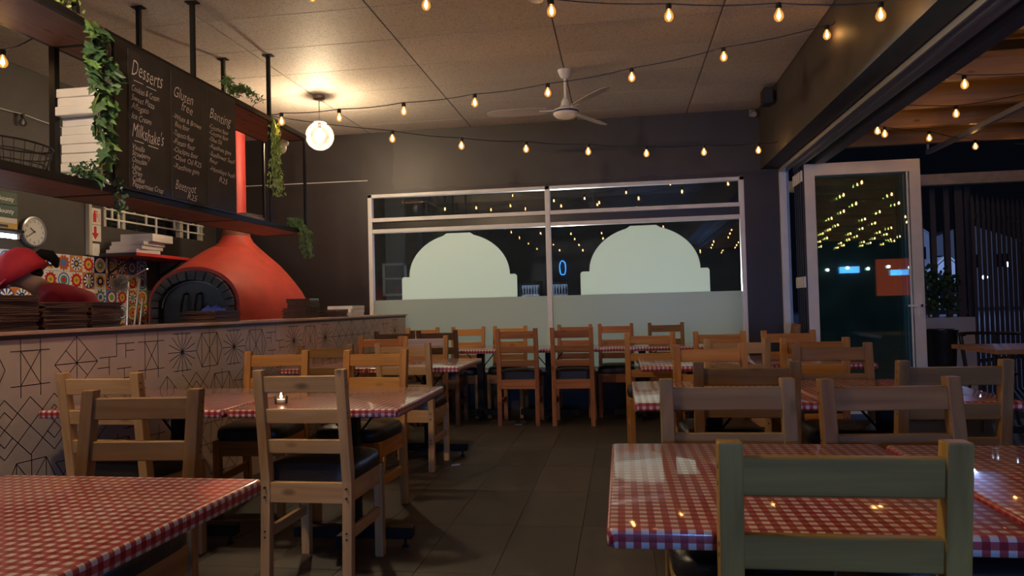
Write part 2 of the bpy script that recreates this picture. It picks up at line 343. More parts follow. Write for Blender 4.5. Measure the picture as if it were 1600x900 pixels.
# ------------------------------------------------------------------ left kitchen wall : barred window, ring tiles
w2 = struct(bpy.data.objects.new('window_2', None)); COL.objects.link(w2); w2.location = (-4.75, 6.9, 2.0)
CRM = plain('cream_frame', (.55, .50, .42), .5)
MB().box(-4.86, -4.85, 6.1, 7.72, 2.0, 2.62).build('pane', GLASS, w2)
for y0, y1 in ((6.1, 6.135), (6.36, 6.40), (7.28, 7.34), (7.685, 7.72)): MB().box(-4.80, -4.75, y0, y1, 2.0, 2.62).build('window_post', CRM, w2)
MB().box(-4.80, -4.75, 6.1, 7.72, 2.585, 2.62).build('window_head', CRM, w2)
bars = [((6.1, z_), (7.72, z_)) for z_ in (2.075, 2.165, 2.36)]
for k, y in enumerate((6.2, 6.29, 6.52, 6.70, 6.86, 7.03, 7.17, 7.42, 7.52, 7.62)): bars.append(((y, (2.075, 2.0, 2.165)[k % 3]), (y, (2.36, 2.165, 2.6)[k % 3])))
for a, b_ in bars: MB().bar((-4.742, a[0], a[1]), (-4.742, b_[0], b_[1]), .018, .014).build('burglar_bar', WHITEPL, w2)
TC = {'n': (.02, .03, .14), 'b': (.10, .19, .50), 'r': (.50, .02, .03), 'o': (.68, .20, .04), 'y': (.72, .45, .06), 'g': (.16, .33, .08), 't': (.06, .32, .34), 'w': (.78, .76, .72), 'k': (.04, .03, .03), 'm': (.25, .03, .05), 'd': (.30, .20, .12)}
def ringtile(idx, bg, rings, spokes, sc):
    m, nt, b = newmat('ring_tile_%d' % idx); tc = N(nt, 'ShaderNodeTexCoord'); sp = N(nt, 'ShaderNodeSeparateXYZ'); L(nt, tc.outputs['Object'], sp.inputs[0])
    r = math_(nt, 'SQRT', math_(nt, 'ADD', math_(nt, 'POWER', math_(nt, 'ABSOLUTE', sp.outputs[1]), 2.), math_(nt, 'POWER', math_(nt, 'ABSOLUTE', sp.outputs[2]), 2.)))
    c = None
    for rad, col in rings:
        f = math_(nt, 'LESS_THAN', r, rad*.0725); c = mixc(nt, f, c if c is not None else TC[bg], TC[col])
    if spokes:
        an = math_(nt, 'ARCTAN2', sp.outputs[2], sp.outputs[1]); s = math_(nt, 'GREATER_THAN', math_(nt, 'SINE', math_(nt, 'MULTIPLY', an, float(spokes[0]))), spokes[3])
        s = math_(nt, 'MULTIPLY', s, math_(nt, 'MULTIPLY', math_(nt, 'GREATER_THAN', r, spokes[1]*.0725), math_(nt, 'LESS_THAN', r, spokes[2]*.0725)))
        c = mixc(nt, s, c, TC[sc])
    L(nt, c, b.inputs['Base Color']); b.inputs['Roughness'].default_value = .2; return m
TM = [ringtile(*a) for a in (
    (0, 'w', ((.78, 't'), (.55, 'w'), (.3, 'b')), (10, .75, .98, .6), 'k'), (1, 'w', ((.8, 'r'), (.5, 'y'), (.2, 'd')), (12, .78, .98, .6), 'r'),
    (2, 'g', ((.92, 'w'), (.75, 'o'), (.45, 'y'), (.22, 'r')), (8, .3, .55, .5), 'k'), (3, 'w', ((.88, 'b'), (.65, 'y'), (.4, 'd')), None, 'w'),
    (4, 'w', ((.8, 'y'), (.55, 'n'), (.28, 'w')), (8, .55, .75, .3), 'o'), (5, 'b', ((.85, 'm'), (.62, 'w'), (.42, 'g')), None, 'w'),
    (6, 'o', ((.9, 'w'), (.4, 'n'), (.2, 'y')), (10, .35, .85, .45), 'n'), (7, 'w', ((.9, 'b'), (.72, 'w'), (.55, 't'), (.3, 'r')), None, 'w'),
    (8, 'n', ((.92, 'w'), (.7, 'y'), (.45, 't'), (.15, 'w')), (14, .5, .7, .3), 'o'), (9, 'y', ((.92, 'r'), (.74, 'w'), (.3, 'g')), (8, .28, .74, .4), 'k'),
    (10, 'o', ((.95, 'n'), (.85, 'w'), (.25, 'y')), (9, .3, .85, .2), 'n'), (11, 'w', ((.85, 'o'), (.65, 'd'), (.4, 'b')), (11, .4, .98, .7), 'r'))]
tl = MB().box(-.002, .006, -.0725, .0725, -.0725, .0725).mesh('ring_tile', TM[0], bevel=.0015, seg=1)
rt = random.Random(5); order = []
for i in range(17):
    for j in range(6):
        inst('ring_tile', tl, wl, (-4.748, 6.70-.1475*(i+.5), 1.705-.1475*(j+.5)), mat=TM[(i*5+j*7+(i*j) % 3) % 12])
# ------------------------------------------------------------------ patio outside
GR = struct(MB().box(-40, 60, 8.2, 90, -.12, -.05).box(2.05, 60, -12, 8.2, -.12, -.05).build('ground', plain('street_ground', (.05, .05, .055), .7, noise=.2, nscale=1)))
rf = struct(MB().box(2.05, 9.5, -8, 9.25, 3.0, 3.04).build('roof', plain('patio_roof_dark', (.03, .024, .02), .7)))
for y in (-7, -6, -5, -4, -3, -2, -1, 0, 1, 2, 3, 4.0, 4.92, 5.95, 6.75, 7.52, 8.35):
    MB().box(2.05, 9.5, y-.035, y+.035, 2.80, 3.0).build('rafter', wood('rafter', 'x'), rf)
for y in (4.46, 5.45, 6.35, 7.1): MB().box(2.05, 9.5, y-.02, y+.02, 2.93, 3.0).build('batten', wood('rafter', 'x'), rf)
eb = struct(MB().box(2.05, 9.5, 9.1, 9.22, 2.455, 2.58).build('trim_3', plain('weathered_cream_wood', (.50, .43, .33), .6, noise=.2, nscale=9)))
struct(MB().bar((3.36, 8.44, 2.72), (3.35, 5.2, 2.72), .045, .045).bar((3.36, 8.44, 2.72), (3.36, 8.44, 3.0), .02, .02).bar((3.35, 5.2, 2.72), (3.35, 5.2, 3.0), .02, .02).build('trim_4', plain('pale_conduit', (.30, .34, .45), .4)))
# ------------------------------------------------------------------ folding door, leaves stacked open
dr = struct(bpy.data.objects.new('door_1', None)); COL.objects.link(dr); dr.location = (1.85, 7.75, 0)
LX0, LX1, LZ0, LZ1 = 1.845, 2.925, .015, 2.498
DOORW = plain('door_aluminium', (.66, .66, .63), .38, noise=.05)
for k, y in enumerate((7.89, 7.81, 7.73, 7.65, 7.56)):
    fr = MB().box(LX0, LX0+.10, y-.022, y+.022, LZ0, LZ1).box(LX1-.10, LX1, y-.022, y+.022, LZ0, LZ1)
    fr.box(LX0+.1, LX1-.1, y-.022, y+.022, LZ1-.12, LZ1).box(LX0+.1, LX1-.1, y-.022, y+.022, LZ0, LZ0+.16)
    lf = fr.build('door_leaf', DOORW, dr, bevel=.002, seg=1)
    def sub(mb, name, mat, lf=lf): return mb.build(name, mat, lf)
    sub(MB().box(LX0+.1, LX1-.1, y-.004, y+.004, LZ0+.16, LZ1-.12), 'glass_pane', GLASSD)
    sub(MB().box(LX0-.012, LX0, y-.022, y+.022, LZ0, LZ1), 'edge_shade', BLACKPL)  # black strip paints the shade on the stacked leaf edges
    sub(MB().box(LX1-.125, LX1-.112, y-.012, y+.012, LZ0+.16, LZ1-.12), 'glazing_bead', ALU)
    for z in (2.33, 1.27, .3): sub(MB().box(LX0-.022, LX0-.010, y-.007, y+.007, z, z+.11).tube([(LX0-.022, y+.012, z), (LX0-.022, y+.012, z+.11)], .005, 8), 'hinge', WHITEPL)
    if k == 4:
        sub(MB().box(LX1-.062, LX1-.03, y-.034, y-.022, .98, 1.18), 'handle_plate', WHITEPL)
        sub(MB().box(LX1-.17, LX1-.03, y-.066, y-.052, 1.055, 1.075).box(LX1-.056, LX1-.036, y-.066, y-.034, 1.055, 1.075), 'door_handle', WHITEPL)
# ================================================================== CHAIRS
CW, CH = .41, .915
def chair_meshes():
    P = []; pw = .042; x = CW/2-pw/2
    def post(sx):
        prof = [(-.222, 0), (-.182, 0), (-.162, .40), (-.162, .47), (-.222, CH), (-.262, CH), (-.205, .44), (-.205, .38)]
        return MB().prism(prof, lambda q: (sx*x-pw/2, q[0], q[1]), lambda q: (sx*x+pw/2, q[0], q[1])).mesh('back_post', BLACKM, bevel=.004, seg=2)
    P.append(('back_post', post(-1), 'z')); P.append(('back_post', post(1), 'z'))
    def yb(z): return -.1835-(z-.45)*.128
    xi = CW/2-pw+.004
    for n, z0, z1 in (('top_rail', .818, .888), ('back_rail', .686, .748), ('back_rail', .556, .616)):
        pr = [(yb(z0)-.012, z0), (yb(z0)+.012, z0), (yb(z1)+.012, z1), (yb(z1)-.012, z1)]
        P.append((n, MB().prism(pr, lambda q: (-xi, q[0], q[1]), lambda q: (xi, q[0], q[1])).mesh(n, BLACKM, bevel=.003, seg=1), 'x'))
    for sx in (-1, 1): P.append(('front_leg', MB().box(sx*x-.02, sx*x+.02, .165, .207, 0, .435).mesh('front_leg', BLACKM, bevel=.004), 'z'))
    P.append(('seat_apron', MB().box(-xi, xi, -.200, -.176, .345, .432).mesh('seat_apron', BLACKM, bevel=.002, seg=1), 'x'))
    P.append(('seat_apron', MB().box(-x+.018, x-.018, .178, .202, .345, .432).mesh('seat_apron', BLACKM, bevel=.002, seg=1), 'x'))
    for sx in (-1, 1):
        P.append(('seat_apron', MB().box(sx*x-.011, sx*x+.011, -.166, .168, .345, .432).mesh('seat_apron', BLACKM, bevel=.002, seg=1), 'y'))
        P.append(('stretcher', MB().box(sx*x-.011, sx*x+.011, -.185, .168, .19, .235).mesh('stretcher', BLACKM, bevel=.002, seg=1), 'y'))
    # padded seat : rounded, crowned slab
    n = 14; mb = MB(); rows = []
    def ring(sx, sy, z, e=5):
        r = []
        for k in range(32):
            a = 2*PI*k/32; c, s_ = math.cos(a), math.sin(a)
            r.append((sx*math.copysign(abs(c)**(2/e), c), .01+sy*math.copysign(abs(s_)**(2/e), s_), z))
        return r
    prof = [(.93, .432), (.985, .44), (1.0, .462), (.985, .488), (.94, .503), (.8, .513), (.5, .520), (.2, .522)]
    for sc, z in prof: rows.append(ring(.207*sc, .208*sc, z))
    b = 0
    for r in rows: mb.v += [Vector(p) for p in r]
    for i in range(len(rows)-1):
        for k in range(32): mb.f.append([i*32+k, i*32+(k+1) % 32, (i+1)*32+(k+1) % 32, (i+1)*32+k])
    mb.f.append(list(range(31, -1, -1))); mb.f.append([(len(rows)-1)*32+k for k in range(32)])
    # notch the seat behind the posts
    for i, v in enumerate(mb.v):
        if v.y < -.158: v.y = -.158 if abs(v.x) > .16 else v.y
        if v.y < -.172: v.y = -.172
    P.append(('seat_cushion', mb.mesh('seat_cushion', LEATH, smooth=True), None))
    sc = MB()
    for sx in (-1, 1):
        for z in (.37, .41, .20, .225): sc.tube([(sx*x, -.16-.055*1 + (-.001 if z > .3 else -.002), z), (sx*x, -.2, z)], .0045, 6)
        for z in (.84, .87, .71, .73): sc.tube([(sx*(CW/2+.0006), yb(z)-.006, z), (sx*(CW/2-.005), yb(z)-.006, z)], .0045, 6)
    P.append(('screws', sc.mesh('screw_heads', plain('dark_screw', (.03, .02, .015), .6)), None))
    return P
CP = chair_meshes()
def chair(x, ytop, face, tone, label, rz=0, sx=1.0, sz=1.0, rail=None, group=None):
    # face +1: seat towards the window (back to the bar); -1: seat away from the window
    y = ytop+.245 if face > 0 else ytop-.245
    t = thing('dining_chair', label, 'chair', (x, y, 0), (0 if face > 0 else PI)+rz, group)
    for n, me, ax in CP:
        tn = rail if (rail and n == 'top_rail') else tone
        o = inst(n, me, t, mat=wood(tn, ax) if ax else None, scale=(sx, 1, sz))
        if n == 'screws': o['kind'] = 'stuff'
    return t
R = math.radians
LC = [
 (-1.56, 2.20, -1, 'brown', 'brown ladder-back chair on the window side of the unlit table nearest the bar', 3),
 (-2.24, 2.85, 1, 'tan', 'pine ladder-back chair by the patterned counter, bar side of the candle row', -3),
 (-1.34, 2.88, 1, 'tan', 'pine ladder-back chair tucked under the bar side of the candle table', -1),
 (-2.13, 4.30, -1, 'honey', 'honey pine chair by the counter, window side of the candle row', 4),
 (-1.50, 4.25, -1, 'honey', 'honey pine chair on the window side of the candle table, by the aisle', -4),
 (-2.12, 4.96, 1, 'brown', 'dull brown pine chair by the counter, bar side of the second table row', 2),
 (-1.53, 4.97, 1, 'tan', 'pine chair beside the aisle, bar side of the second table row on the counter side', -2),
 (-2.15, 6.30, -1, 'red', 'reddish pine chair by the counter, window side of the second table row', 0),
 (-1.72, 6.25, -1, 'honey', 'pine chair with a pale lavender top rail behind the second table row, by the aisle', 0),
 (-2.215, 6.89, 1, 'dark', 'shade-darkened chair at the end of the window table row, beside the counter end', 0),
 (-1.785, 6.89, 1, 'dark', 'shade-darkened chair on the bar side of the window table row, next to the lavender-railed chair', 0),
 (-1.00, 6.89, 1, 'red', 'pine chair on the bar side of the window row, nearer the counter than the mullion', 0),
 (-.47, 6.89, 1, 'red', 'pine chair on the bar side of the window row, standing before the white window mullion', 0),
 (-2.20, 7.88, -1, 'honey', 'pine chair against the window, in the corner by the counter end', 0),
 (-1.68, 7.88, -1, 'honey', 'pine chair against the window, below the crown of the counter-side frosted dome', 0),
 (-1.21, 7.88, -1, 'honey', 'pine chair against the window, below the mullion-side foot of the counter-side dome', 0),
 (-.50, 7.88, -1, 'red', 'reddish pine chair against the window, just past the white mullion on the door side', 0),
 (-.06, 7.88, -1, 'red', 'reddish pine chair against the window, below the mullion-side shoulder of the door-side dome', 0),
 (.47, 7.88, -1, 'brown', 'brown pine chair against the window, below the crown of the door-side frosted dome', 0),
 (.24, 6.02, -1, 'honey', 'honey pine chair by the aisle, window side of the door-side second row', 3),
 (.77, 6.02, -1, 'honey', 'honey pine chair in the middle of the second row, window side, between aisle and doors', -2),
 (1.30, 5.98, -1, 'honey', 'pale honey chair beside the folding doors, window side of the second row', 0),
 (.72, 4.78, 1, 'tan', 'tan pine chair by the aisle, bar side of the door-side second row', 2),
 (1.20, 4.75, 1, 'honey', 'honey pine chair next to the folding doors, bar side of the second row', -2),
 (.50, 4.22, -1, 'honey', 'honey pine chair by the aisle, window side of the door-side third row', 3),
 (1.12, 4.18, -1, 'brown', 'brown pine chair on the window side of the third row table near the folding doors', -3),
 (.50, 3.00, 1, 'brown', 'dark weathered chair by the aisle, bar side of the door-side third row', -3),
 (1.23, 2.95, 1, 'brown', 'brown chair on the bar side of the third row table nearest the patio', 2),
 (.32, 2.36, -1, 'grey', 'weathered grey-brown chair on the window side of the blue-lit table, by the aisle', 0),
 (.81, 2.345, -1, 'brown', 'brown chair next to the patio, window side of the blue-lit tables', 4),
 (.365, 1.31, 1, 'green', 'greenish weathered chair tucked under the bar side of the blue-lit table', 0),
]
for x, y, f, tone, lab, rz in LC:
    small = y > 7.5
    chair(x, y, f, tone, lab, R(rz), .92 if small else 1.0, 1.03 if (y > 6.8) else 1.0, 'lavender' if 'lavender top' in lab else None)
# one chair turned sideways at the door end of the window row
t = chair(0, 0, 1, 'brown', 'brown pine chair turned sideways at the door end of the window table row'); t.location = (1.47, 7.52, 0); t.rotation_euler = (0, 0, R(84))
# ================================================================== TABLES
def cover_mesh(a, b, z1=.73, drop=.036, r=.009):
    # vinyl sheet pulled over the board edges; uv = flat sheet coordinates in metres
    n = 6; rc = .02; mb_v = []; uv = []; f = []
    def ring(ins, z, s):
        pts = []
        for cx, cy, a0 in ((a-rc, b-rc, 0), (-a+rc, b-rc, PI/2), (-a+rc, -b+rc, PI), (a-rc, -b+rc, 1.5*PI)):
            for k in range(n+1):
                an = a0+PI/2*k/n; q = max(rc-ins, .001)
                pts.append((cx+q*math.cos(an), cy+q*math.sin(an), z, cx+(q+s)*math.cos(an), cy+(q+s)*math.sin(an)))
        return pts
    rings = []
    for k in range(5):
        an = PI/2*k/4; rings.append(ring(r*(1-math.sin(an)), z1-r*(1-math.cos(an)), 0 if k == 0 else r*an-r*math.sin(an)))
    rings.append(ring(0, z1-r-(drop-r)*.5, r*PI/2-r+(drop-r)*.5)); rings.append(ring(.001, z1-drop, r*PI/2-r+(drop-r)))
    rings.append(ring(.012, z1-drop-.001, drop+.012))
    m = 4*(n+1)
    for rr in rings:
        for p in rr: mb_v.append(p[:3]); uv.append(p[3:])
    f.append(list(range(m)))
    for i in range(len(rings)-1):
        for k in range(m): f.append([i*m+k, (i+1)*m+k, (i+1)*m+(k+1) % m, i*m+(k+1) % m])
    me = bpy.data.meshes.new('vinyl_cover'); me.from_pydata(mb_v, [], f); ul = me.uv_layers.new(name='UVMap')
    for lp in me.loops: ul.data[lp.index].uv = uv[lp.vertex_index]
    for p in me.polygons: p.use_smooth = True
    me.materials.append(GING); return me
def table(x0, x1, y0, y1, label, rz=0, colx=None, coly=None, top='vinyl'):
    cx, cy = (x0+x1)/2, (y0+y1)/2; a, b = (x1-x0)/2, (y1-y0)/2
    t = thing('dining_table', label, 'table', (cx, cy, 0), rz)
    kx = 0 if colx is None else colx-cx; ky = 0 if coly is None else coly-cy
    if top == 'vinyl':
        inst('vinyl_cover', cover_mesh(a, b), t)
        MB().box(-a+.012, a-.012, -b+.012, b-.012, .692, .722).build('table_top', wood('brown', 'x'), t, local=True)
    else: MB().box(-a, a, -b, b, .70, .735).build('table_top', wood(top, 'x'), t, bevel=.004, local=True)
    MB().box(kx-.035, kx+.035, ky-.035, ky+.035, .10, .69).build('column', BLACKM, t, bevel=.003, seg=1, local=True)
    MB().box(kx-.16, kx+.16, ky-.16, ky+.16, .684, .692).build('mounting_plate', BLACKM, t, local=True)
    h = .30; h2 = .17
    MB().box(max(kx-h, -a), min(kx+h, a), ky-.03, ky+.03, .045, .10).build('base_bar', BLACKM, t, bevel=.004, seg=1, local=True)
    MB().box(kx-.03, kx+.03, ky-h2, ky+h2, .045, .099).build('base_bar', BLACKM, t, bevel=.004, seg=1, local=True)
    for dx, dy in ((max(kx-h, -a)+.04, ky), (min(kx+h, a)-.04, ky), (kx, ky-h2+.03), (kx, ky+h2-.03)):
        MB().tube([(dx, dy, .012), (dx, dy, .05)], .007, 8).lathe([(.018, 0), (.018, .008), (.008, .014)], (dx, dy, 0), 12).build('levelling_foot', BLACKM, t, local=True)
    for s in (-1, 1): MB().tube([(kx+s*.03, ky, .54), (kx+s*.15, ky, .686)], .006, 6).build('brace', BLACKM, t, local=True)
    return t
table(-1.70, -.935, .92, 1.775, 'red gingham table with no candle, on the counter side nearest the bar', R(-1.2))
table(-2.69, -1.765, 3.0, 3.86, 'red gingham table pushed against the patterned counter, in the row of the candle', 0, -2.24, 3.42)
table(-1.752, -.962, 3.0, 3.87, 'red gingham table carrying the lit candle, beside the aisle', R(.8), -1.33, 3.43)
table(-2.54, -1.865, 5.10, 5.97, 'red gingham table against the counter, second row from the window', 0)
table(-1.855, -1.16, 5.10, 5.97, 'red gingham table beside the aisle on the counter side, second row from the window', 0)
for k, (c, lab) in enumerate(((-2.035, 'gingham table at the counter end of the row along the window'), (-1.45, 'gingham table of the window row below the counter-side frosted dome'),
        (-.74, 'gingham table of the window row in front of the white mullion'), (.2, 'gingham table of the window row below the door-side frosted dome'), (.85, 'gingham table at the door end of the row along the window'))):
    table(max(-2.40, -2.62+.771*k), -2.62+.771*k+.769, 7.08, 7.70, lab, 0, c, 7.385)
table(-.04, .73, 1.40, 2.26, 'red gingham table with blue-lit front edge, greenish chair tucked under it', 0, .345, 1.84)
table(.745, 1.51, 1.43, 2.25, 'gingham table on the patio side, butted against the blue-lit table', 0, 1.13, 1.78)
table(.045, .81, 3.15, 4.03, 'gingham table by the aisle, door side, third row from the window', 0)
table(.82, 1.585, 3.15, 4.03, 'gingham table next to the patio, third row from the window', 0)
table(.12, .87, 4.95, 5.79, 'gingham table by the aisle, door side, second row from the window', 0)
table(.88, 1.64, 4.98, 5.82, 'gingham table beside the folding doors, second row from the window', 0)
# tealight on the aisle table
c = thing('tealight_candle', 'small clear glass tealight burning on a gingham table', 'candle', (-1.585, 3.20, .7305))
MB().lathe([(.030, 0), (.033, .035), (.030, .035), (.027, .006), (.001, .005)], (-1.585, 3.20, .7305), 20).build('glass_cup', CUP, c, smooth=True)
MB().lathe([(.025, .0065), (.025, .02), (.001, .02)], (-1.585, 3.20, .7305), 16).build('wax', WHITEP, c)
MB().lathe([(.001, .022), (.006, .03), (.004, .042), (.0005, .055)], (-1.585, 3.20, .7305), 10).build('flame', FLAME, c, smooth=True)
for (x, y, rz, lab) in ((-1.232, 5.221, .5, 'folded white paper slip on the floor near the aisle chair legs'), (-1.02, 7.0, .1, 'white paper scrap on the floor behind the window-row chairs')):
    o = MB().prism([(-.035, -.012), (.03, -.016), (.037, .009), (-.028, .014)], lambda q: (q[0], q[1], .0005), lambda q: (q[0], q[1], .004+.12*abs(q[0]))).build('paper_scrap', WHITEP)
    o.location = (x, y, 0); o.rotation_euler = (0, 0, rz); tag(o, lab, 'paper')
# ================================================================== SERVICE COUNTER
ct = thing('service_counter', 'long service counter clad in cream paper with black line geometry', 'counter', (-2.78, 2.6, 0), -math.atan(.36/5.35))
CY0, CY1 = -2.4, 5.36
MB().box(-.42, 0, CY0, CY1, 0, 1.082).build('counter_body', plain('counter_cream', (.50, .40, .335), .55, noise=.07, nscale=3), ct, local=True)
MB().box(-.44, .016, CY0, CY1+.03, 1.082, 1.10).build('counter_top', plain('counter_top_buff', (.42, .27, .22), .4, noise=.15), ct, bevel=.003, seg=1, local=True)
MB().box(.0, .006, CY0, CY1, 1.062, 1.082).build('edge_strip', plain('edge_strip_dark', (.05, .03, .028), .5), ct, local=True)
MOT = [ # line motifs in a unit cell
 [((0, .5), (.5, 1)), ((.5, 1), (1, .5)), ((1, .5), (.5, 0)), ((.5, 0), (0, .5)), ((0, .5), (1, .5)), ((.5, 0), (.5, 1)), ((.25, .25), (.75, .75)), ((.25, .75), (.75, .25))],
 [((.2, .1), (.8, .1)), ((.8, .1), (.8, .9)), ((.8, .9), (.2, .9)), ((.2, .9), (.2, .1)), ((.2, .1), (.8, .9)), ((.2, .9), (.8, .1)), ((.5, 0), (.5, 1)), ((.8, .9), (1, .5)), ((1, .5), (.8, .1)), ((.2, .9), (0, .5)), ((0, .5), (.2, .1))],
 [((.5, 1), (0, .6)), ((0, .6), (1, .65)), ((1, .65), (.5, 1)), ((0, .6), (.5, 0)), ((.5, 0), (1, .65)), ((.5, 0), (.3, .62)), ((.5, 0), (.7, .63)), ((.3, .62), (.5, 1)), ((.7, .63), (.5, 1))],
 [((.1, .8), (.9, .8)), ((.1, .2), (.9, .2)), ((.3, 0), (.3, 1)), ((.7, 0), (.7, 1)), ((.3, .8), (.7, .2)), ((.3, .2), (.7, .8))],
 [((.5, .5), (.5+.48*math.cos(a), .5+.48*math.sin(a))) for a in [PI*k/8 for k in range(16)]]+[((.2, .08), (.8, .08)), ((.2, .92), (.8, .92))],
 [((0, .8), (.5, .8)), ((.25, .8), (.25, .5)), ((0, .65), (.25, .65)), ((.5, 1), (.5, .55)), ((.5, .55), (.95, .55)), ((.7, .55), (.7, .2)), ((.7, .35), (1, .35)), ((.1, .3), (.5, .3)), ((.3, .3), (.3, 0)), ((.1, .1), (.3, .1))],
 [((0, 0), (1, 1)), ((0, 1), (1, 0)), ((.5, 1), (1, .5)), ((1, .5), (.5, 0)), ((.5, 0), (0, .5)), ((0, .5), (.5, 1)), ((.35, .65), (.5, .8)), ((.5, .8), (.65, .65)), ((.35, .35), (.5, .2)), ((.5, .2), (.65, .35))],
 [((0, .25), (1, .25)), ((0, .75), (1, .75)), ((0, .25), (.5, 1)), ((.5, 1), (1, .25)), ((0, .75), (.5, 0)), ((.5, 0), (1, .75)), ((.5, 0), (.5, 1))]]
pm = MB(); rp = random.Random(11); cs = .27
ORD = 'lowest second third fourth fifth sixth seventh eighth ninth tenth eleventh twelfth thirteenth fourteenth fifteenth sixteenth'.split()
def nth(k, n): return 'topmost' if k == n-1 else ORD[k]
def pline(y0, z0, y1, z1, w=.0022):
    d = math.hypot(y1-y0, z1-z0); ny, nz = -(z1-z0)/d*w, (y1-y0)/d*w
    pm.quad((.0012, y0+ny, z0+nz), (.0012, y0-ny, z0-nz), (.0012, y1-ny, z1-nz), (.0012, y1+ny, z1+nz))
row = 0; z = 1.062-cs
while z > -.05:
    y = CY0+(.13 if row % 2 else 0)
    while y+cs < CY1:
        mo = MOT[rp.randrange(8)]; fl = rp.random() < .5
        for a, b_ in mo:
            ya, yb_ = (1-a[0], 1-b_[0]) if fl else (a[0], b_[0])
            if z+b_[1]*cs < .01 or z+a[1]*cs < .01: continue
            pline(y+ya*cs, z+a[1]*cs, y+yb_*cs, z+b_[1]*cs)
        y += cs
    z -= cs; row += 1
pm.build('printed_line_pattern', plain('print_black', (.03, .026, .026), .6), ct, local=True)['kind'] = 'stuff'
# boards stacked on the counter
bd = {}
def board(w, d, h):
    k = (w, d, h)
    if k not in bd: bd[k] = MB().box(-w/2, w/2, -d/2, d/2, 0, h).mesh('pizza_board', wood('board', 'y'), bevel=.0015, seg=1)
    return bd[k]
def stack(cx, cy, w, d, n, h, label, grp, rz=0, z0=1.1005, jit=.008, me=None, name='pizza_board', cat='board'):
    z = z0
    for k in range(n):
        o = bpy.data.objects.new(name, me or board(w, d, h)); COL.objects.link(o)
        o.location = (cx+rp.uniform(-jit, jit), cy+rp.uniform(-jit, jit), z); o.rotation_euler = (0, 0, rz+rp.uniform(-.05, .05)); z += h+.0008
        tag(o, label % nth(k, n), cat, grp)
rzc = -math.atan(.36/5.35)
stack(-2.93, 3.02, .27, .23, 16, .0098, "dark wooden pizza board, %s from the counter in the stack before the red worker", 'pizza boards stacked before the worker', rzc)
stack(-2.925, 3.32, .27, .27, 13, .0098, "dark wooden pizza board, %s from the counter in the middle of three stacks", 'pizza boards in the middle stack', rzc)
stack(-2.91, 3.60, .25, .22, 13, .0098, "dark wooden pizza board, %s from the counter in the stack beside the steel peels", 'pizza boards beside the peels', rzc)
stack(-2.85, 4.72, .28, .28, 7, .0105, "dark wooden pizza board, %s from the counter in the stack before the oven mouth", 'pizza boards before the oven mouth', rzc)
stack(-2.77, 6.0, .22, .24, 8, .0105, "wider dark board, %s from the counter in the stack at the oven's red flank", 'boards at the oven flank', rzc)
stack(-2.75, 6.0, .21, .21, 7, .0105, "narrower dark board, %s of those topping the stack at the oven's red flank", 'upper boards at the oven flank', rzc+.08, 1.1005+8*.0113)
stack(-2.70, 6.47, .24, .26, 6, .0105, "dark wooden board, %s from the counter in the stack beside the small white boxes", 'boards beside the small white boxes', rzc)
bxs = MB().box(-.13, .13, -.15, .15, 0, .033).mesh('small_box', WHITEP, bevel=.002, seg=1)
stack(-2.70, 6.85, .2, .2, 3, .033, "flat white cardboard box, %s of three near the counter end", 'flat white boxes near the counter end', rzc, me=bxs, name='flat_box', cat='box')
cl = MB(); rows = []
for i in range(13):
    for j in range(7):
        u, v = i/12-.5, j/6-.5; e = max(0, 1-(2*abs(u))**3)*max(0, 1-(2*abs(v))**2)
        cl.v.append(Vector((-2.83+v*.10+.02*math.sin(u*9), 4.72+u*.22, 1.1805+e*(.024+.012*math.sin(u*23+v*7)+.008*math.cos(v*19)))))
for i in range(12):
    for j in range(6): cl.f.append([i*7+j, i*7+j+1, (i+1)*7+j+1, (i+1)*7+j])
b0 = len(cl.v); cl.v += [Vector((v.x, v.y, 1.1795)) for v in cl.v[:91]]
for i in range(12):
    for j in range(6): cl.f.append([b0+i*7+j, b0+(i+1)*7+j, b0+(i+1)*7+j+1, b0+i*7+j+1])
o = cl.build('kitchen_cloth', plain('blue_cloth', (.03, .06, .45), .7, noise=.2, nscale=40), smooth='all'); origin(o, (-2.83, 4.72, 1.18)); tag(o, 'crumpled blue cloth on the boards before the oven mouth', 'cloth')
# ================================================================== PIZZA OVEN
OX, OY = -3.82, 6.8
ov = thing('pizza_oven', 'large red plastered pizza oven with bell-shaped dome and dark arched mouth', 'oven', (OX, OY, 0))
prof = [(.70, .72), (.705, 1.0), (.70, 1.15), (.675, 1.27), (.63, 1.36), (.565, 1.455), (.49, 1.55), (.41, 1.64), (.31, 1.73), (.225, 1.81), (.165, 1.87), (.135, 1.93), (.125, 1.98)]
MB().lathe(prof, (OX, OY, 0), 48).build('dome', REDP, ov, smooth='all')
hood = MB(); nn = 40; ns = 10
bell = [(r_, z_) for r_, z_ in prof if z_ <= 1.88]
def bellpt(u):                                   # u 0..1 from the right foot over the top to the left foot
    pl = [Vector((r_, z_)) for r_, z_ in bell]+[Vector((-r_, z_)) for r_, z_ in reversed(bell)]
    ln = [0]
    for i in range(len(pl)-1): ln.append(ln[-1]+(pl[i+1]-pl[i]).length)
    d = u*ln[-1]
    for i in range(len(pl)-1):
        if d <= ln[i+1]+1e-9: return pl[i].lerp(pl[i+1], (d-ln[i])/(ln[i+1]-ln[i]))
def archpt(u):
    if u < .14: return Vector((.445, .9+.32*u/.14))
    if u > .86: return Vector((-.445, .9+.32*(1-u)/.14))
    a = PI*(u-.14)/.72; return Vector((.445*math.cos(a), 1.22+.365*math.sin(a)**.9))
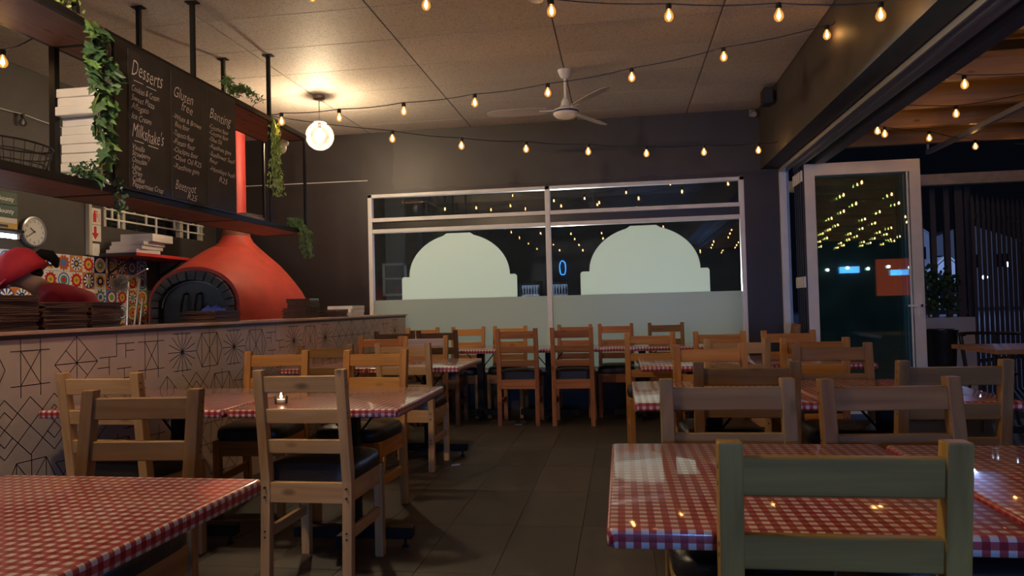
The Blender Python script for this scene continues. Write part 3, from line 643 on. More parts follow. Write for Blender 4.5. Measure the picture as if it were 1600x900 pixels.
for i in range(ns+1):
    q = i/ns; e = 1-(1-q)**2; ez = .35*e+.65*q
    for k in range(nn+1):
        A_, B_ = archpt(k/nn), bellpt(k/nn); hood.v.append(Vector((-3.79+(OX+3.79)*e+A_.x+(B_.x-A_.x)*e, 6.0+.8*q, A_.y+(B_.y-A_.y)*ez)))
for i in range(ns):
    for k in range(nn): hood.f.append([i*(nn+1)+k, i*(nn+1)+k+1, (i+1)*(nn+1)+k+1, (i+1)*(nn+1)+k])
hood.build('hood', REDP, ov, smooth='all')
PXc = -3.79
rim = MB(); pin = []; pout = []
for k in range(nn+1):
    q = archpt(k/nn); pout.append((PXc+q.x, 5.998, q.y)); pin.append((PXc+q.x*.92, 5.998, q.y if abs(q.x) > .444 else 1.22+(q.y-1.22)*.915))
for k in range(nn): rim.quad(pout[k], pin[k], pin[k+1], pout[k+1])
rim.build('arch_rim', REDP, ov)
STN = plain('oven_stone', (.045, .043, .048), .6, noise=.4, nscale=14, bump=.3)
def ell(hw, rise, a): return (PXc+hw*math.cos(a), 1.22+rise*math.sin(a))
for k in range(13):
    a0, a1 = PI*k/13+.012, PI*(k+1)/13-.012
    po = [ell(.408, .33, a0+(a1-a0)*i/3) for i in range(4)]+[ell(.325, .245, a1-(a1-a0)*i/3) for i in range(4)]
    MB().prism(po, lambda q: (q[0], 5.965-.006*(k % 2), q[1]), lambda q: (q[0], 6.12, q[1])).build('arch_stone', STN, ov, bevel=.004, seg=1)
for s in (-1, 1):
    for z0 in (1.04, 1.132): MB().box(PXc+s*.365-.042, PXc+s*.365+.042, 5.963, 6.12, z0, z0+.084).build('arch_stone', STN, ov, bevel=.004, seg=1)
MB().box(PXc-.44, PXc+.44, 5.93, 6.2, .99, 1.035).build('mouth_ledge', STN, ov, bevel=.006)
dp = [(PXc-.325, 1.035)]+[ell(-.325, .243, PI-PI*k/20+PI) if False else (PXc-.325*math.cos(PI*k/20), 1.22+.243*math.sin(PI*k/20)) for k in range(21)]+[(PXc+.325, 1.035)]
dor = MB().prism(dp, lambda q: (q[0], 6.02, q[1]), lambda q: (q[0], 6.05, q[1])).build('oven_door', plain('oven_steel', (.02, .023, .03), .35, .6, noise=.3, nscale=6), ov)
st = MB(); pts = [(PXc-.315*math.cos(PI*k/24), 6.012, 1.22+.232*math.sin(PI*k/24)) for k in range(25)]
st.tube(pts, .007, 6).build('door_trim', plain('dull_steel', (.30, .30, .30), .4, .6), dor)
for x in (-.09, .04): MB().tube([(PXc+x-.01, 6.02, 1.17), (PXc+x-.012, 5.965, 1.18), (PXc+x, 5.955, 1.25), (PXc+x+.012, 5.975, 1.34), (PXc+x+.02, 6.02, 1.345)], .012, 8).build('door_handle', BLACKM, dor, smooth=True)
MB().tube([(OX, OY, 1.97), (OX, OY, 3.2)], .10, 28).build('flue_pipe', plain('red_flue', (.46, .045, .04), .5, noise=.05), ov, smooth=True)
MB().lathe([(.135, 1.93), (.135, 1.96), (.12, 1.99)], (OX, OY, 0), 28).build('flue_collar', plain('sooty_red', (.16, .06, .04), .7, noise=.3), ov, smooth=True)
MB().box(-4.24, -3.05, 5.96, 7.5, 0, .95).build('oven_plinth', DARKP, ov)
# ================================================================== HANGING SHELF
SX0, SX1, SY0, SY1 = -3.10, -2.715, 1.2, 6.02
sh = thing('hanging_shelf', 'two-tier wooden shelf in a black steel frame hung from the ceiling above the counter', 'shelf', (-2.9, 4, 1.83))
for zz, y1 in ((2.672, SY1), (1.83, SY1-.08)):
    MB().box(SX0+.012, SX1-.012, SY0, y1, zz, zz+.026).build('shelf_plank', wood('shelf', 'y'), sh)
    for x in (SX0, SX1): MB().box(x-.014, x+.014, SY0, y1, zz+.001, zz+.038).build('frame_rail', BLACKM, sh)
    for y in (2.3, 3.6, 4.86, y1): MB().box(SX0, SX1, y-.012, y+.012, zz-.003, zz+.001).build('cross_bar', BLACKM, sh)
for x in (SX0, SX1):
    for y in (2.3, 3.3, 4.33, 5.36): MB().box(x-.013, x+.013, y-.013, y+.013, 2.70, 3.195).box(x-.04, x+.04, y-.025, y+.025, 3.193, 3.2).build('hanger_rod', BLACKM, sh)
    for y in (2.3, 3.6, 5.36, 6.0): 
        w = .018 if y == 3.6 else .010
        MB().box(x-w, x+w, y-w, y+w, 1.86, 2.68).build('frame_post', BLACKM, sh)
# ------------------------------------------------------------------ chalk menu board
mbd = thing('menu_board', 'black three-panel chalk menu board listing desserts, milkshakes and gluten free options', 'menu board', (-2.69, 4.2, 1.87))
MB().box(-2.705, -2.688, 3.545, 4.80, 1.862, 2.685).build('board_frame', plain('board_frame_black', (.010, .009, .010), .5), mbd)
CHB = plain('chalkboard', (.030, .026, .026), .7, noise=.25, nscale=5); CHK = plain('chalk', (.85, .80, .75), .9)
for y0, y1 in ((3.655, 3.985), (4.045, 4.378), (4.435, 4.79)): MB().box(-2.689, -2.684, y0, y1, 1.876, 2.655).build('chalk_panel', CHB, mbd)
def chalk(txt, y, z, size, w=None):
    me = text_mesh(txt, size, .35, -.010); me.materials.clear(); me.materials.append(CHK)
    xs_ = [v.co.x for v in me.vertices]; ln = max(xs_)-min(xs_); k = (w/ln) if w else 1
    for v in me.vertices:
        v.co.x *= k; v.co.y += .05*size*math.sin(v.co.x*60/ (size*20))
    o = inst('chalk_writing', me, mbd); o.matrix_local = Matrix(((0, 0, 1, 0), (1, 0, 0, 0), (0, 1, 0, 0), (0, 0, 0, 1)))
    o.location = (-2.6832+2.69, y-4.2, z-1.87)
def uline(y0, y1, z): MB().box(-2.6838, -2.6832, y0, y1, z, z+.004).build('chalk_writing', CHK, mbd)
DZ = -.03
chalk('Desserts', 3.675, 2.515, .13, .28); uline(3.70, 3.78, 2.488); uline(3.81, 3.90, 2.485)
for tx_, z, w in (('Cookies & Cream', 2.425, .245), ('Sweet Pizza', 2.372, .20), ('Affogato', 2.325, .15), ('Ice Cream', 2.268, .17)): chalk(tx_, 3.675, z, .052, w)
chalk("Milkshake's", 3.675, 2.165, .115, .285); uline(3.70, 3.78, 2.145); uline(3.82, 3.91, 2.142)
for tx_, z, w in (('Vanilla', 2.095, .10), ('Strawberry', 2.06, .16), ('Chocolate', 2.022, .125), ('Lime', 1.985, .075), ('Oreo', 1.952, .08), ('Coffee', 1.915, .10), ('Peppermint Crisp', 1.884, .275)): chalk(tx_, 3.675, z, .045, w)
chalk('Gluten', 4.06, 2.50, .10, .20); chalk('free', 4.14, 2.435, .085, .12)
for tx_, y, z, w in (('-White & Brown', 4.055, 2.365, .30), ('Rice flour', 4.075, 2.318, .15), ('-Tapioca flour', 4.055, 2.262, .22), ('-Potato flour', 4.055, 2.21, .23), ('-Chickpea flour', 4.055, 2.16, .26), ('-Olive Oil R25', 4.055, 2.112, .30), ('-Xanthum gum', 4.055, 2.06, .27)): chalk(tx_, y, z, .05, w)
chalk('Beetroot', 4.07, 1.93, .085, .22); chalk('R25', 4.19, 1.885, .055, .11)
chalk('Banting', 4.455, 2.47, .10, .27)
for tx_, z, w in (('-Coconut flour', 2.40, .24), ('-Coconut flour', 2.36, .24), ('-Olive Oil', 2.315, .155), ('-Xanthum gum', 2.268, .27), ('-Sunflower Seed', 2.215, .32), ('flour', 2.17, .10), ('-Himalaya husk', 2.115, .32)): chalk(tx_, 4.45, z, .047, w)
chalk('R25', 4.56, 2.055, .055, .11)
# ------------------------------------------------------------------ things on the shelf
pb = MB().box(-.15, .15, -.165, .165, 0, .05).mesh('pizza_box', WHITEP, bevel=.004, seg=1)
z = 1.8685
for k in range(11):
    o = bpy.data.objects.new('pizza_box', pb); COL.objects.link(o)
    o.location = (-2.925+rp.uniform(-.007, .007), 3.79+rp.uniform(-.014, .014)-(.045 if k > 7 else 0), z); o.rotation_euler = (0, 0, rp.uniform(-.03, .03)); z += .0515
    tag(o, 'flat white pizza box, %s in the tall stack on the hanging shelf' % nth(k, 11), 'box', 'pizza boxes on the hanging shelf')
wb_ = thing('wire_basket', 'dark oval wire basket on the lower hanging shelf', 'basket', (-2.92, 3.12, 1.868))
for z, r in ((.01, .125), (.05, .135), (.10, .15), (.145, .16)):
    MB().tube([(-2.92+.8*r*math.cos(2*PI*k/28), 3.12+1.35*r*math.sin(2*PI*k/28), 1.868+z) for k in range(29)], .003 if z < .14 else .005, 6).build('wire_ring', BLACKM, wb_)
MB().lathe([(.001, 0), (.12, 0), (.125, .012), (.001, .010)], (-2.92, 3.12, 1.868), 24, None, .8, 1.35).build('basket_base', wood('tan', 'y'), wb_)
ribs = MB()
for k in range(24):
    a = 2*PI*k/24; ribs.tube([(-2.92+.8*.125*math.cos(a), 3.12+1.35*.125*math.sin(a), 1.872), (-2.92+.8*.16*math.cos(a), 3.12+1.35*.16*math.sin(a), 2.012)], .0018, 5)
ribs.build('wire_rib', BLACKM, wb_)
for k, (dz, rz, w, l, colr, lab) in enumerate(((0, .1, .16, .24, (.42, .34, .22), 'thick cream-edged book lying flat on the hanging shelf'), (.036, -.15, .13, .2, (.10, .08, .06), 'thin dark book lying on the cream-edged book'))):
    bk_ = thing('book', lab, 'book', (-2.83, 5.22, 1.8685+dz), rz)
    th = .035 if k == 0 else .016
    MB().box(-w/2+.004, w/2-.004, -l/2, l/2-.004, .003, th-.003).build('page_block', plain('page_cream', (.52, .45, .33), .8), bk_, local=True)
    MB().box(-w/2, w/2, -l/2, l/2, 0, .003).box(-w/2, w/2, -l/2, l/2, th-.003, th).box(-w/2, w/2, l/2-.004, l/2, 0, th).build('book_cover', plain('book_cover_%d' % k, colr, .6), bk_, local=True)
# ================================================================== PLANTS
rl = random.Random(21)
def ivy_leaf():
    out = [(0, 0), (.018, -.012), (.030, .004), (.022, .016), (.036, .030), (.020, .034), (.014, .046), (0, .070), (-.014, .046), (-.020, .034), (-.036, .030), (-.022, .016), (-.030, .004), (-.018, -.012)]
    mb = MB(); c = len(mb.v); mb.v.append(Vector((0, .022, .006)))
    for x, y in out: mb.v.append(Vector((x, y, -abs(x)*.35)))
    n = len(out)
    for i in range(n): mb.f.append([0, 1+i, 1+(i+1) % n])
    return mb
def small_leaf(w=.010, l=.03):
    mb = MB(); mb.v = [Vector(p) for p in ((0, 0, 0), (w, l*.45, .003), (0, l, -.004), (-w, l*.45, .003), (0, l*.45, -.002))]
    mb.f = [[0, 1, 4], [1, 2, 4], [2, 3, 4], [3, 0, 4]]; return mb
IVY = ivy_leaf().mesh('leaf', LEAFD)
def rotm(d, roll):
    d = Vector(d).normalized(); q = d.to_track_quat('Y', 'Z').to_matrix().to_4x4(); return q @ Matrix.Rotation(roll, 4, 'Y')
def vines(parent, strands, r=.0025, mat=None):
    mb = MB()
    for s in strands: mb.tube(s, r, 5)
    return mb.build('vine_stem', mat or STEM, parent)
def foliage(name, parent, pts, mat, w, l, spread=1.0, down=.5):
    base = small_leaf(w, l); mb = MB()
    for p in pts:
        d = Vector((rl.uniform(-1, 1)*spread, rl.uniform(-1, 1)*spread, rl.uniform(-1, 1)*spread-down)); k = rl.uniform(.7, 1.25)
        M = Matrix.Translation(p) @ rotm(d, rl.uniform(0, 6)) @ Matrix.Scale(k, 4); b = len(mb.v)
        mb.v += [M @ v for v in base.v]; mb.f += [[b+i for i in f] for f in base.f]
    o = mb.build(name, mat, parent, smooth='all'); o['kind'] = 'stuff'; return o
# trailing ivy that starts on the upper plank and hangs in front of the white boxes
iv = thing('trailing_ivy', 'dark green lobed ivy trailing from the upper shelf in front of the white boxes', 'plant', (-2.70, 3.40, 2.70))
sts = []
for k in range(5):
    y0 = 3.18+.02*k; ye = 3.36+.035*k; zl = 2.70-.32-.14*((k*2) % 5)
    s = [(-2.78, 2.85+.03*k, 2.725), (-2.74, y0, 2.735), (-2.69, ye-.03, 2.70)]
    for q in range(1, 9): s.append((-2.675+.012*math.sin(q+k), ye+.012*math.sin(q*1.3+k), 2.70-(2.70-zl)*q/8))
    sts.append(s)
vines(iv, sts)
for s in sts:
    for q in range(2, len(s)-1):
        for e in range(2):
            a = Vector(s[q]).lerp(Vector(s[q+1]), rl.random()); d = (rl.uniform(-.2, .9), rl.uniform(-.8, .8), rl.uniform(-1.4, -.3))
            inst('leaf', IVY, iv, tuple(a-Vector(iv.location)), rotm(d, rl.uniform(-.9, .9)).to_euler(), mat=(LEAFD, LEAF, LEAFI)[rl.randrange(3)], scale=(1.35,)*3 if e else (1.1,)*3)
fp = []
for k in range(240): fp.append(Vector((-2.76+rl.uniform(-.05, .06), 2.62+rl.random()*.72, 2.72+rl.uniform(0, .075))))
foliage('garland_foliage', iv, fp, LEAF2, .012, .036, 1, -.2)
# leafy pot plant on the lower shelf
pp = thing('potted_plant', 'small dark bushy plant spilling over the lower hanging shelf before the white boxes', 'plant', (-2.80, 3.50, 1.868))
MB().lathe([(.035, 0), (.045, .05), (.041, .05), (.001, .045)], (-2.80, 3.50, 1.868), 18).build('flower_pot', BLACKPL, pp, smooth=True)
pts = []
for k in range(300):
    a = rl.uniform(0, 2*PI); r = .11*math.sqrt(rl.random()); pts.append(Vector((-2.79+r*.7*math.cos(a), 3.50+r*1.25*math.sin(a), 1.90+rl.random()*(.11-r*.5))))
for k in range(90): pts.append(Vector((-2.695+rl.uniform(-.02, .02), 3.575+rl.uniform(-.03, .03), 1.72+rl.random()*.20)))
foliage('foliage', pp, pts, LEAFD, .010, .022, 1, .1)
vines(pp, [[(-2.80, 3.50, 1.92), (-2.71, 3.55, 1.93), (-2.695, 3.575, 1.88), (-2.69, 3.577, 1.72)], [(-2.80, 3.50, 1.91), (-2.80, 3.50, 1.98)]])
# fern tuft on top of the menu board
ft = thing('fern_tuft', 'feathery green fern tuft lying on the upper plank above the menu board', 'plant', (-2.74, 4.85, 2.71))
fs = []; pts = []
for k in range(16):
    a = rl.uniform(-.5, .5); ln = rl.uniform(.12, .42); s = [(-2.74, 4.78, 2.712)]
    for q in range(1, 7):
        u = q/6; p = (-2.72+.06*u*math.sin(a*3)+.03*u, 4.78+(ln if k % 4 else -ln*.4)*u, 2.715+.11*math.sin(u*2.3)*(1-.3*abs(a))-.02*u); s.append(p)
        for e in range(7): pts.append(Vector(p)+Vector((rl.uniform(-.015, .015), rl.uniform(-.02, .02), rl.uniform(-.012, .012))))
    fs.append(s)
vines(ft, fs, .0015, LEAF); foliage('foliage', ft, pts, LEAF, .005, .028, 1, 0)
# long hanging succulent at the shelf post
hg = thing('hanging_garland', 'long pale green succulent garland hanging from the end post of the upper shelf', 'plant', (-2.70, 5.40, 2.68))
gs = []; pts = []
for k in range(12):
    y0 = 5.37+rl.uniform(-.015, .06); ln = rl.uniform(.30, .56); s = [(-2.71, 5.36, 2.70), (-2.685, 5.38, 2.69)]
    for q in range(1, 9):
        u = q/8; p = (-2.68+.02*math.sin(q*.7+k), y0+.045*u*math.sin(k), 2.68-ln*u); s.append(p)
        for e in range(9): pts.append(Vector(p)+Vector((rl.uniform(-.02, .02), rl.uniform(-.028, .028), rl.uniform(-.03, .03))))
    gs.append(s)
vines(hg, gs, .004, LEAF); foliage('foliage', hg, pts, LEAF2, .008, .034, .6, 1.0)
# drooping fern at the far end of the lower shelf
df = thing('drooping_fern', 'drooping green fern at the far end of the lower hanging shelf', 'plant', (-2.80, 5.86, 1.868))
MB().lathe([(.03, 0), (.036, .035), (.001, .03)], (-2.80, 5.86, 1.868), 14).build('flower_pot', BLACKPL, df, smooth=True)
fs = []; pts = []
for k in range(22):
    a = 2*PI*k/22; ln = rl.uniform(.10, .38); s = []
    for q in range(8):
        u = q/7; rr = .035+.075*min(1, u*1.6); p = (-2.775+rr*math.cos(a)*.6+.05*u, 5.88+rr*math.sin(a)+.05*u, 1.90+.07*math.sin(min(1, u*2)*1.57)-ln*max(0, u-.3)*1.3)
        if p[2] < 1.875: p = (max(p[0], -2.68), p[1], p[2])
        s.append(p)
        for e in range(8): pts.append(Vector(p)+Vector((rl.uniform(-.01, .01), rl.uniform(-.012, .012), rl.uniform(-.01, .01))))
    fs.append(s)
vines(df, fs, .0015, LEAF); foliage('foliage', df, pts, LEAF, .004, .024, .8, .6)
# ================================================================== KITCHEN WALL THINGS
ck = thing('wall_clock', 'round white wall clock with silver rim above the ring tiles', 'clock', (-4.75, 5.26, 1.87))
Mx = Matrix.Rotation(PI/2, 4, 'Y')
MB().lathe([(.001, .0), (.125, .0), (.125, .03), (.112, .034), (.109, .022)], (-4.75, 5.26, 1.865), 40, Mx).build('clock_rim', plain('silver_rim', (.5, .52, .55), .3, .8), ck, smooth=True)
MB().lathe([(.110, .0235), (.110, .0245)], (-4.75, 5.26, 1.865), 40, Mx).build('clock_face', plain('clock_white', (.75, .75, .73), .4), ck)
nb = MB()
for k in range(12):
    me = text_mesh(str(12 if k == 0 else k), .034, 0, 0); xs_ = [v.co.x for v in me.vertices]; ys_ = [v.co.y for v in me.vertices]; a = 2*PI*k/12
    cx_, cy_ = (max(xs_)+min(xs_))/2, (max(ys_)+min(ys_))/2; b = len(nb.v)
    nb.v += [Vector((-4.7235, 5.26+.088*math.sin(a)+v.co.x-cx_, 1.865+.088*math.cos(a)+v.co.y-cy_)) for v in me.vertices]; nb.f += [[b+i for i in p.vertices] for p in me.polygons]
nb.build('clock_numerals', BLACKPL, ck)['kind'] = 'stuff'
for nme, ang, ln, w in (('hour_hand', 305, .05, .007), ('minute_hand', 236, .078, .005)):
    a = R(ang); MB().bar((-4.722, 5.26-.012*math.sin(a), 1.865-.012*math.cos(a)), (-4.722, 5.26+ln*math.sin(a), 1.865+ln*math.cos(a)), w, .002, (1, 0, 0)).build(nme, BLACKPL, ck)
RS = plain('sign_red', (.62, .02, .02), .5); SW = plain('sign_white', (.72, .69, .64), .5)
for z0, lab, knd in ((2.005, 'white sign with red fire extinguisher pictogram', 0), (1.85, 'white sign with red arrow pointing down', 1)):
    sg = thing('safety_sign', lab, 'sign', (-4.75, 5.99, z0))
    MB().box(-4.75, -4.744, 5.905, 6.055, z0, z0+.15).build('sign_plate', SW, sg)
    s = MB()
    if knd == 0:
        s.box(-4.744, -4.7425, 5.955, 5.995, z0+.02, z0+.10).box(-4.744, -4.7425, 5.965, 5.985, z0+.10, z0+.125).box(-4.744, -4.7425, 5.985, 6.01, z0+.115, z0+.122).box(-4.744, -4.7425, 6.004, 6.010, z0+.06, z0+.118)
        for k in range(4): s.box(-4.744, -4.7428, 6.02, 6.04, z0+.03+.02*k, z0+.036+.02*k)
    else: s.box(-4.744, -4.7425, 5.965, 5.995, z0+.07, z0+.135).prism([(5.935, z0+.075), (6.025, z0+.075), (5.98, z0+.015)], lambda q: (-4.744, q[0], q[1]), lambda q: (-4.7425, q[0], q[1]))
    s.build('red_pictogram', RS, sg)
o = MB().box(-4.75, -4.71, 5.865, 5.90, 1.72, 2.62).build('cable_trunking', plain('trunking_cream', (.55, .50, .42), .5)); origin(o, (-4.73, 5.88, 1.72)); tag(o, 'cream vertical cable trunking beside the red safety signs', 'trunking')
sw = thing('wall_switch', 'white plastic switch box below the red arrow sign', 'switch', (-4.75, 5.95, 1.70))
MB().box(-4.75, -4.715, 5.90, 6.00, 1.712, 1.825).build('switch_box', WHITEPL, sw, bevel=.004); MB().box(-4.715, -4.709, 5.94, 5.96, 1.755, 1.785).build('switch_rocker', WHITEPL, sw)
# red wall shelf with pizza boxes
rs = thing('wall_shelf', 'red painted wall shelf beside the oven carrying white pizza boxes', 'shelf', (-4.55, 6.4, 1.70))
MB().box(-4.75, -4.345, 6.0, 7.05, 1.708, 1.736).build('shelf_board', plain('shelf_red', (.55, .04, .03), .5), rs); MB().box(-4.75, -4.348, 5.99, 6.0, 1.706, 1.736).build('end_strip', DARKP, rs)
for y in (6.15, 6.9): MB().bar((-4.74, y, 1.56), (-4.5, y, 1.70), .02, .012).bar((-4.745, y, 1.5), (-4.745, y, 1.71), .02, .008).build('shelf_bracket', BLACKM, rs)
px_ = MB().box(-.16, .16, -.165, .165, 0, .036).mesh('pizza_box', WHITEP, bevel=.002, seg=1); z = 1.737
for k in range(5):
    o = bpy.data.objects.new('pizza_box', px_); COL.objects.link(o); o.location = (-4.52+(.0, .012, .03, .07, .07)[k], 6.20+(0, .03, .03, .10, .10)[k], z); o.rotation_euler = (0, 0, rp.uniform(-.05, .05)); z += .0365
    tag(o, 'flat white pizza box, %s in the short stack on the red wall shelf' % nth(k, 5), 'box', 'pizza boxes on the red wall shelf')
# snack cartons above the tube light
bs = thing('tube_shelf', 'black wall ledge holding green and yellow snack cartons', 'shelf', (-4.6, 4.6, 1.80))
MB().box(-4.75, -4.42, 3.4, 4.83, 1.80, 1.82).build('ledge_board', BLACKM, bs)
for z0, hh, colr, lab, txt in ((1.8205, .085, (.62, .40, .05), 'yellow snack carton at the bottom of the carton stack by the clock', None), (1.9065, .09, (.02, .07, .035), 'dark green lettered snack carton under another green one', 'Bounty'), (1.9975, .10, (.02, .07, .035), 'dark green lettered snack carton on top of the carton stack', 'Bounty')):
    bc = thing('snack_carton', lab, 'carton', (-4.56, 4.56, z0))
    MB().box(-4.73, -4.44, 4.32, 4.79, z0, z0+hh).build('carton_body', plain('carton_%.2f' % colr[0], colr, .5), bc, bevel=.003, seg=1)
    if txt:
        me = text_mesh(txt, .048, 0, .02); me.materials.append(SW); o = inst('carton_print', me, bc); o.matrix_local = Matrix(((0, 0, 1, 0), (1, 0, 0, 0), (0, 1, 0, 0), (0, 0, 0, 1))); o.location = (.1215, .055, .03)
    else: MB().box(-4.44, -4.438, 4.33, 4.78, z0+.045, z0+.08).build('carton_print', SW, bc); MB().box(-4.44, -4.4375, 4.57, 4.70, z0+.01, z0+.03).build('hand_slot', BLACKPL, bc)
tb = thing('tube_light', 'cold white fluorescent tube under the ledge of snack cartons', 'lamp', (-4.5, 4.3, 1.775))
MB().box(-4.56, -4.44, 3.4, 4.82, 1.785, 1.80).build('tube_batten', WHITEPL, tb); MB().tube([(-4.46, 3.45, 1.77), (-4.46, 4.79, 1.77)], .014, 12).build('glass_tube', TUBE, tb, smooth=True)
for y in (3.44, 4.79): MB().box(-4.48, -4.44, y-.01, y+.015, 1.752, 1.786).build('tube_holder', WHITEPL, tb)
# steel peels and oven brush leaning by the tiles
for k, (a, b_, lab) in enumerate((((-4.40, 5.88, .0), (-4.505, 6.10, 1.475), 'upright steel peel handle against the ring tiles'), ((-4.36, 5.82, .0), (-4.39, 6.10, 1.50), 'slanting steel peel handle in front of the ring tiles'), ((-4.31, 5.82, 0), (-4.345, 6.08, 1.32), 'short steel peel handle next to the oven mouth'))):
    pe = thing('oven_peel', lab, 'peel', a); MB().tube([Vector(a)+Vector((0, 0, .2)), b_], .011, 10).build('peel_handle', STEEL, pe, smooth=True)
    MB().box(a[0]-.09, a[0]+.09, a[1]-.002, a[1]+.002, a[2], a[2]+.24).build('peel_blade', STEEL, pe)
br = thing('oven_brush', 'steel-handled oven brush with grey bristle head against the ring tiles', 'brush', (-4.55, 6.06, 1.45))
MB().tube([(-4.20, 5.945, 1.575), (-4.55, 6.06, 1.455)], .009, 10).build('brush_handle', STEEL, br, smooth=True)
bm_ = MB()
for k in range(260):
    c = Vector((-4.57+rl.uniform(-.06, .05), 6.07+rl.uniform(-.01, .01), 1.45)); d = Vector((rl.uniform(-.7, .7), rl.uniform(-.4, .4), rl.uniform(-1, 1))).normalized()*rl.uniform(.05, .10); bm_.tube([c, c+d], .0016, 3, False)
o = bm_.build('bristles', plain('bristle_grey', (.20, .18, .16), .8), br); o['kind'] = 'stuff'
# wall spot light pair seen behind the garland
sp_ = thing('twin_spotlight', 'small white twin globe fitting under the end of the upper shelf', 'lamp', (-2.90, 5.95, 2.66))
MB().sphere((-2.90, 5.95, 2.595), .045, 16, 10, (.9, .9, 1.1)).sphere((-2.87, 5.97, 2.64), .026, 14, 8).build('lamp_globe', WHITEPL, sp_, smooth='all'); MB().tube([(-2.89, 5.96, 2.62), (-2.89, 5.96, 2.672)], .012, 10).build('lamp_stem', WHITEPL, sp_)
# ================================================================== KITCHEN WORKER
def skin(name, verts, edges, radii, mat, parent, lv=2):
    me = bpy.data.meshes.new(name); me.from_pydata(verts, edges, []); o = bpy.data.objects.new(name, me); COL.objects.link(o)
    m = o.modifiers.new('s', 'SKIN'); m.use_smooth_shade = True
    for i, v in enumerate(me.skin_vertices[0].data):
        r = radii[i]; v.radius = r if isinstance(r, tuple) else (r, r); v.use_root = (i == 0)
    ss = o.modifiers.new('u', 'SUBSURF'); ss.levels = lv; ss.render_levels = lv
    dg = bpy.context.evaluated_depsgraph_get(); nm = bpy.data.meshes.new_from_object(o.evaluated_get(dg)); nm.name = name
    bpy.data.objects.remove(o); nm.materials.clear(); nm.materials.append(mat)
    for p in nm.polygons: p.use_smooth = True
    return inst(name, nm, parent)
pw = thing('person', 'kitchen worker in red cap and red shirt bending over behind the counter', 'person', (-3.36, 4.24, 0), R(121))
SK = plain('skin_tone', (.28, .15, .095), .5)
V = [(0, 0, .92), (0, .05, 1.06), (0, .15, 1.20), (0, .27, 1.32), (0, .335, 1.365), (0, .375, 1.41), (0, .41, 1.45), (0, .465, 1.40), (0, .50, 1.375)]
E_ = [(0, 1), (1, 2), (2, 3), (3, 4), (4, 5), (5, 6), (5, 7), (7, 8)]
Rr = [(.13, .10), (.125, .095), (.145, .10), (.075, .065), .05, .075, .088, .058, .02]
for s in (-1, 1): V.append((s*.088, .395, 1.425)); Rr.append(.016); E_.append((6, len(V)-1))
for s in (-1, 1):
    b = len(V)
    V += [(s*.165, .22, 1.27), (s*.21, .32, 1.06), (s*.17, .52, 1.10), (s*.16, .575, 1.11), (s*.155, .625, 1.112)]; Rr += [.058, .045, .033, .03, (.038, .018)]
    E_ += [(3, b), (b, b+1), (b+1, b+2), (b+2, b+3), (b+3, b+4)]
    for k in range(5):
        f0 = len(V); fx = s*.155+(-.028+.018*k if k < 4 else -s*.045); ln = (.045, .052, .05, .04, .03)[k]
        if k < 4: V += [(fx, .655, 1.112), (fx, .655+ln*.6, 1.108), (fx, .655+ln, 1.095)]
        else: V += [(s*.155-s*.042, .615, 1.11), (s*.155-s*.056, .64, 1.108), (s*.155-s*.058, .662, 1.10)]
        Rr += [.0085, .008, .0065]; E_ += [(b+4, f0), (f0, f0+1), (f0+1, f0+2)]
    b = len(V); V += [(s*.09, 0, .86), (s*.10, .01, .48), (s*.10, -.03, .09), (s*.10, .05, .045), (s*.10, .13, .035)]; Rr += [.085, .055, .042, .04, (.04, .028)]
    E_ += [(0, b), (b, b+1), (b+1, b+2), (b+2, b+3), (b+3, b+4)]
skin('body', V, E_, Rr, SK, pw)
RSH = plain('shirt_red', (.42, .012, .03), .75, noise=.12, nscale=14)
V2 = [(0, -.005, .90), (0, .03, 1.08), (0, .11, 1.23), (0, .24, 1.335), (0, .30, 1.36)]; E2 = [(0, 1), (1, 2), (2, 3), (3, 4)]; R2 = [(.155, .125), (.16, .13), (.20, .14), (.135, .105), (.07, .065)]
for s in (-1, 1):
    b = len(V2); V2 += [(s*.17, .215, 1.27), (s*.20, .28, 1.14)]; R2 += [.088, .066]; E2 += [(3, b), (b, b+1)]
skin('shirt', V2, E2, R2, RSH, pw)
V3 = [(0, -.005, .92)]; E3 = []; R3 = [(.148, .12)]
for s in (-1, 1):
    b = len(V3); V3 += [(s*.09, 0, .84), (s*.10, .01, .48), (s*.10, -.03, .10)]; R3 += [.10, .072, .06]; E3 += [(0, b), (b, b+1), (b+1, b+2)]
skin('trousers', V3, E3, R3, BLACKPL, pw)
HR = Matrix.Rotation(R(-32), 4, 'X'); HC = Vector((0, .405, 1.445))
cp = MB(); prof = [(.118, -.01), (.120, .02), (.113, .055), (.090, .095), (.05, .12), (.001, .128)]
cp.lathe([(a*1.08, b*1.38) for a, b in prof], HC+Vector((0, -.012, -.012)), 24, HR, .92, 1.1)
cap = cp.build('cap', RSH, pw, smooth='all', local=True)
bmv = MB(); nb_ = 14
for j, rr in enumerate((.112, .215)):
    for k in range(nb_+1):
        a = R(25)+R(130)*k/nb_; x = .112*math.cos(a)*(1 if j == 0 else .92); y = (.118*math.sin(a)) if j == 0 else (.05+.155*math.sin(a)); bmv.v.append(HR @ Vector((x, y, .008-(.02 if j else 0)))+HC)
for k in range(nb_): bmv.f.append([k, k+1, nb_+2+k, nb_+1+k])
b0 = len(bmv.v); bmv.v += [v+Vector((0, 0, -.005)) for v in bmv.v[:]]
for k in range(nb_): bmv.f.append([b0+k, b0+nb_+1+k, b0+nb_+2+k, b0+k+1])
bmv.build('cap_brim', RSH, cap, smooth='all', local=True)
HAIR = plain('hair_black', (.010, .008, .008), .9, spec=.1)
hb = MB().tube([HR @ Vector(q)+HC for q in ((0, -.10, .05), (0, -.15, .045), (.006, -.185, .015), (.01, -.19, -.03), (.006, -.175, -.07))], [.02, .036, .036, .028, .010], 12)
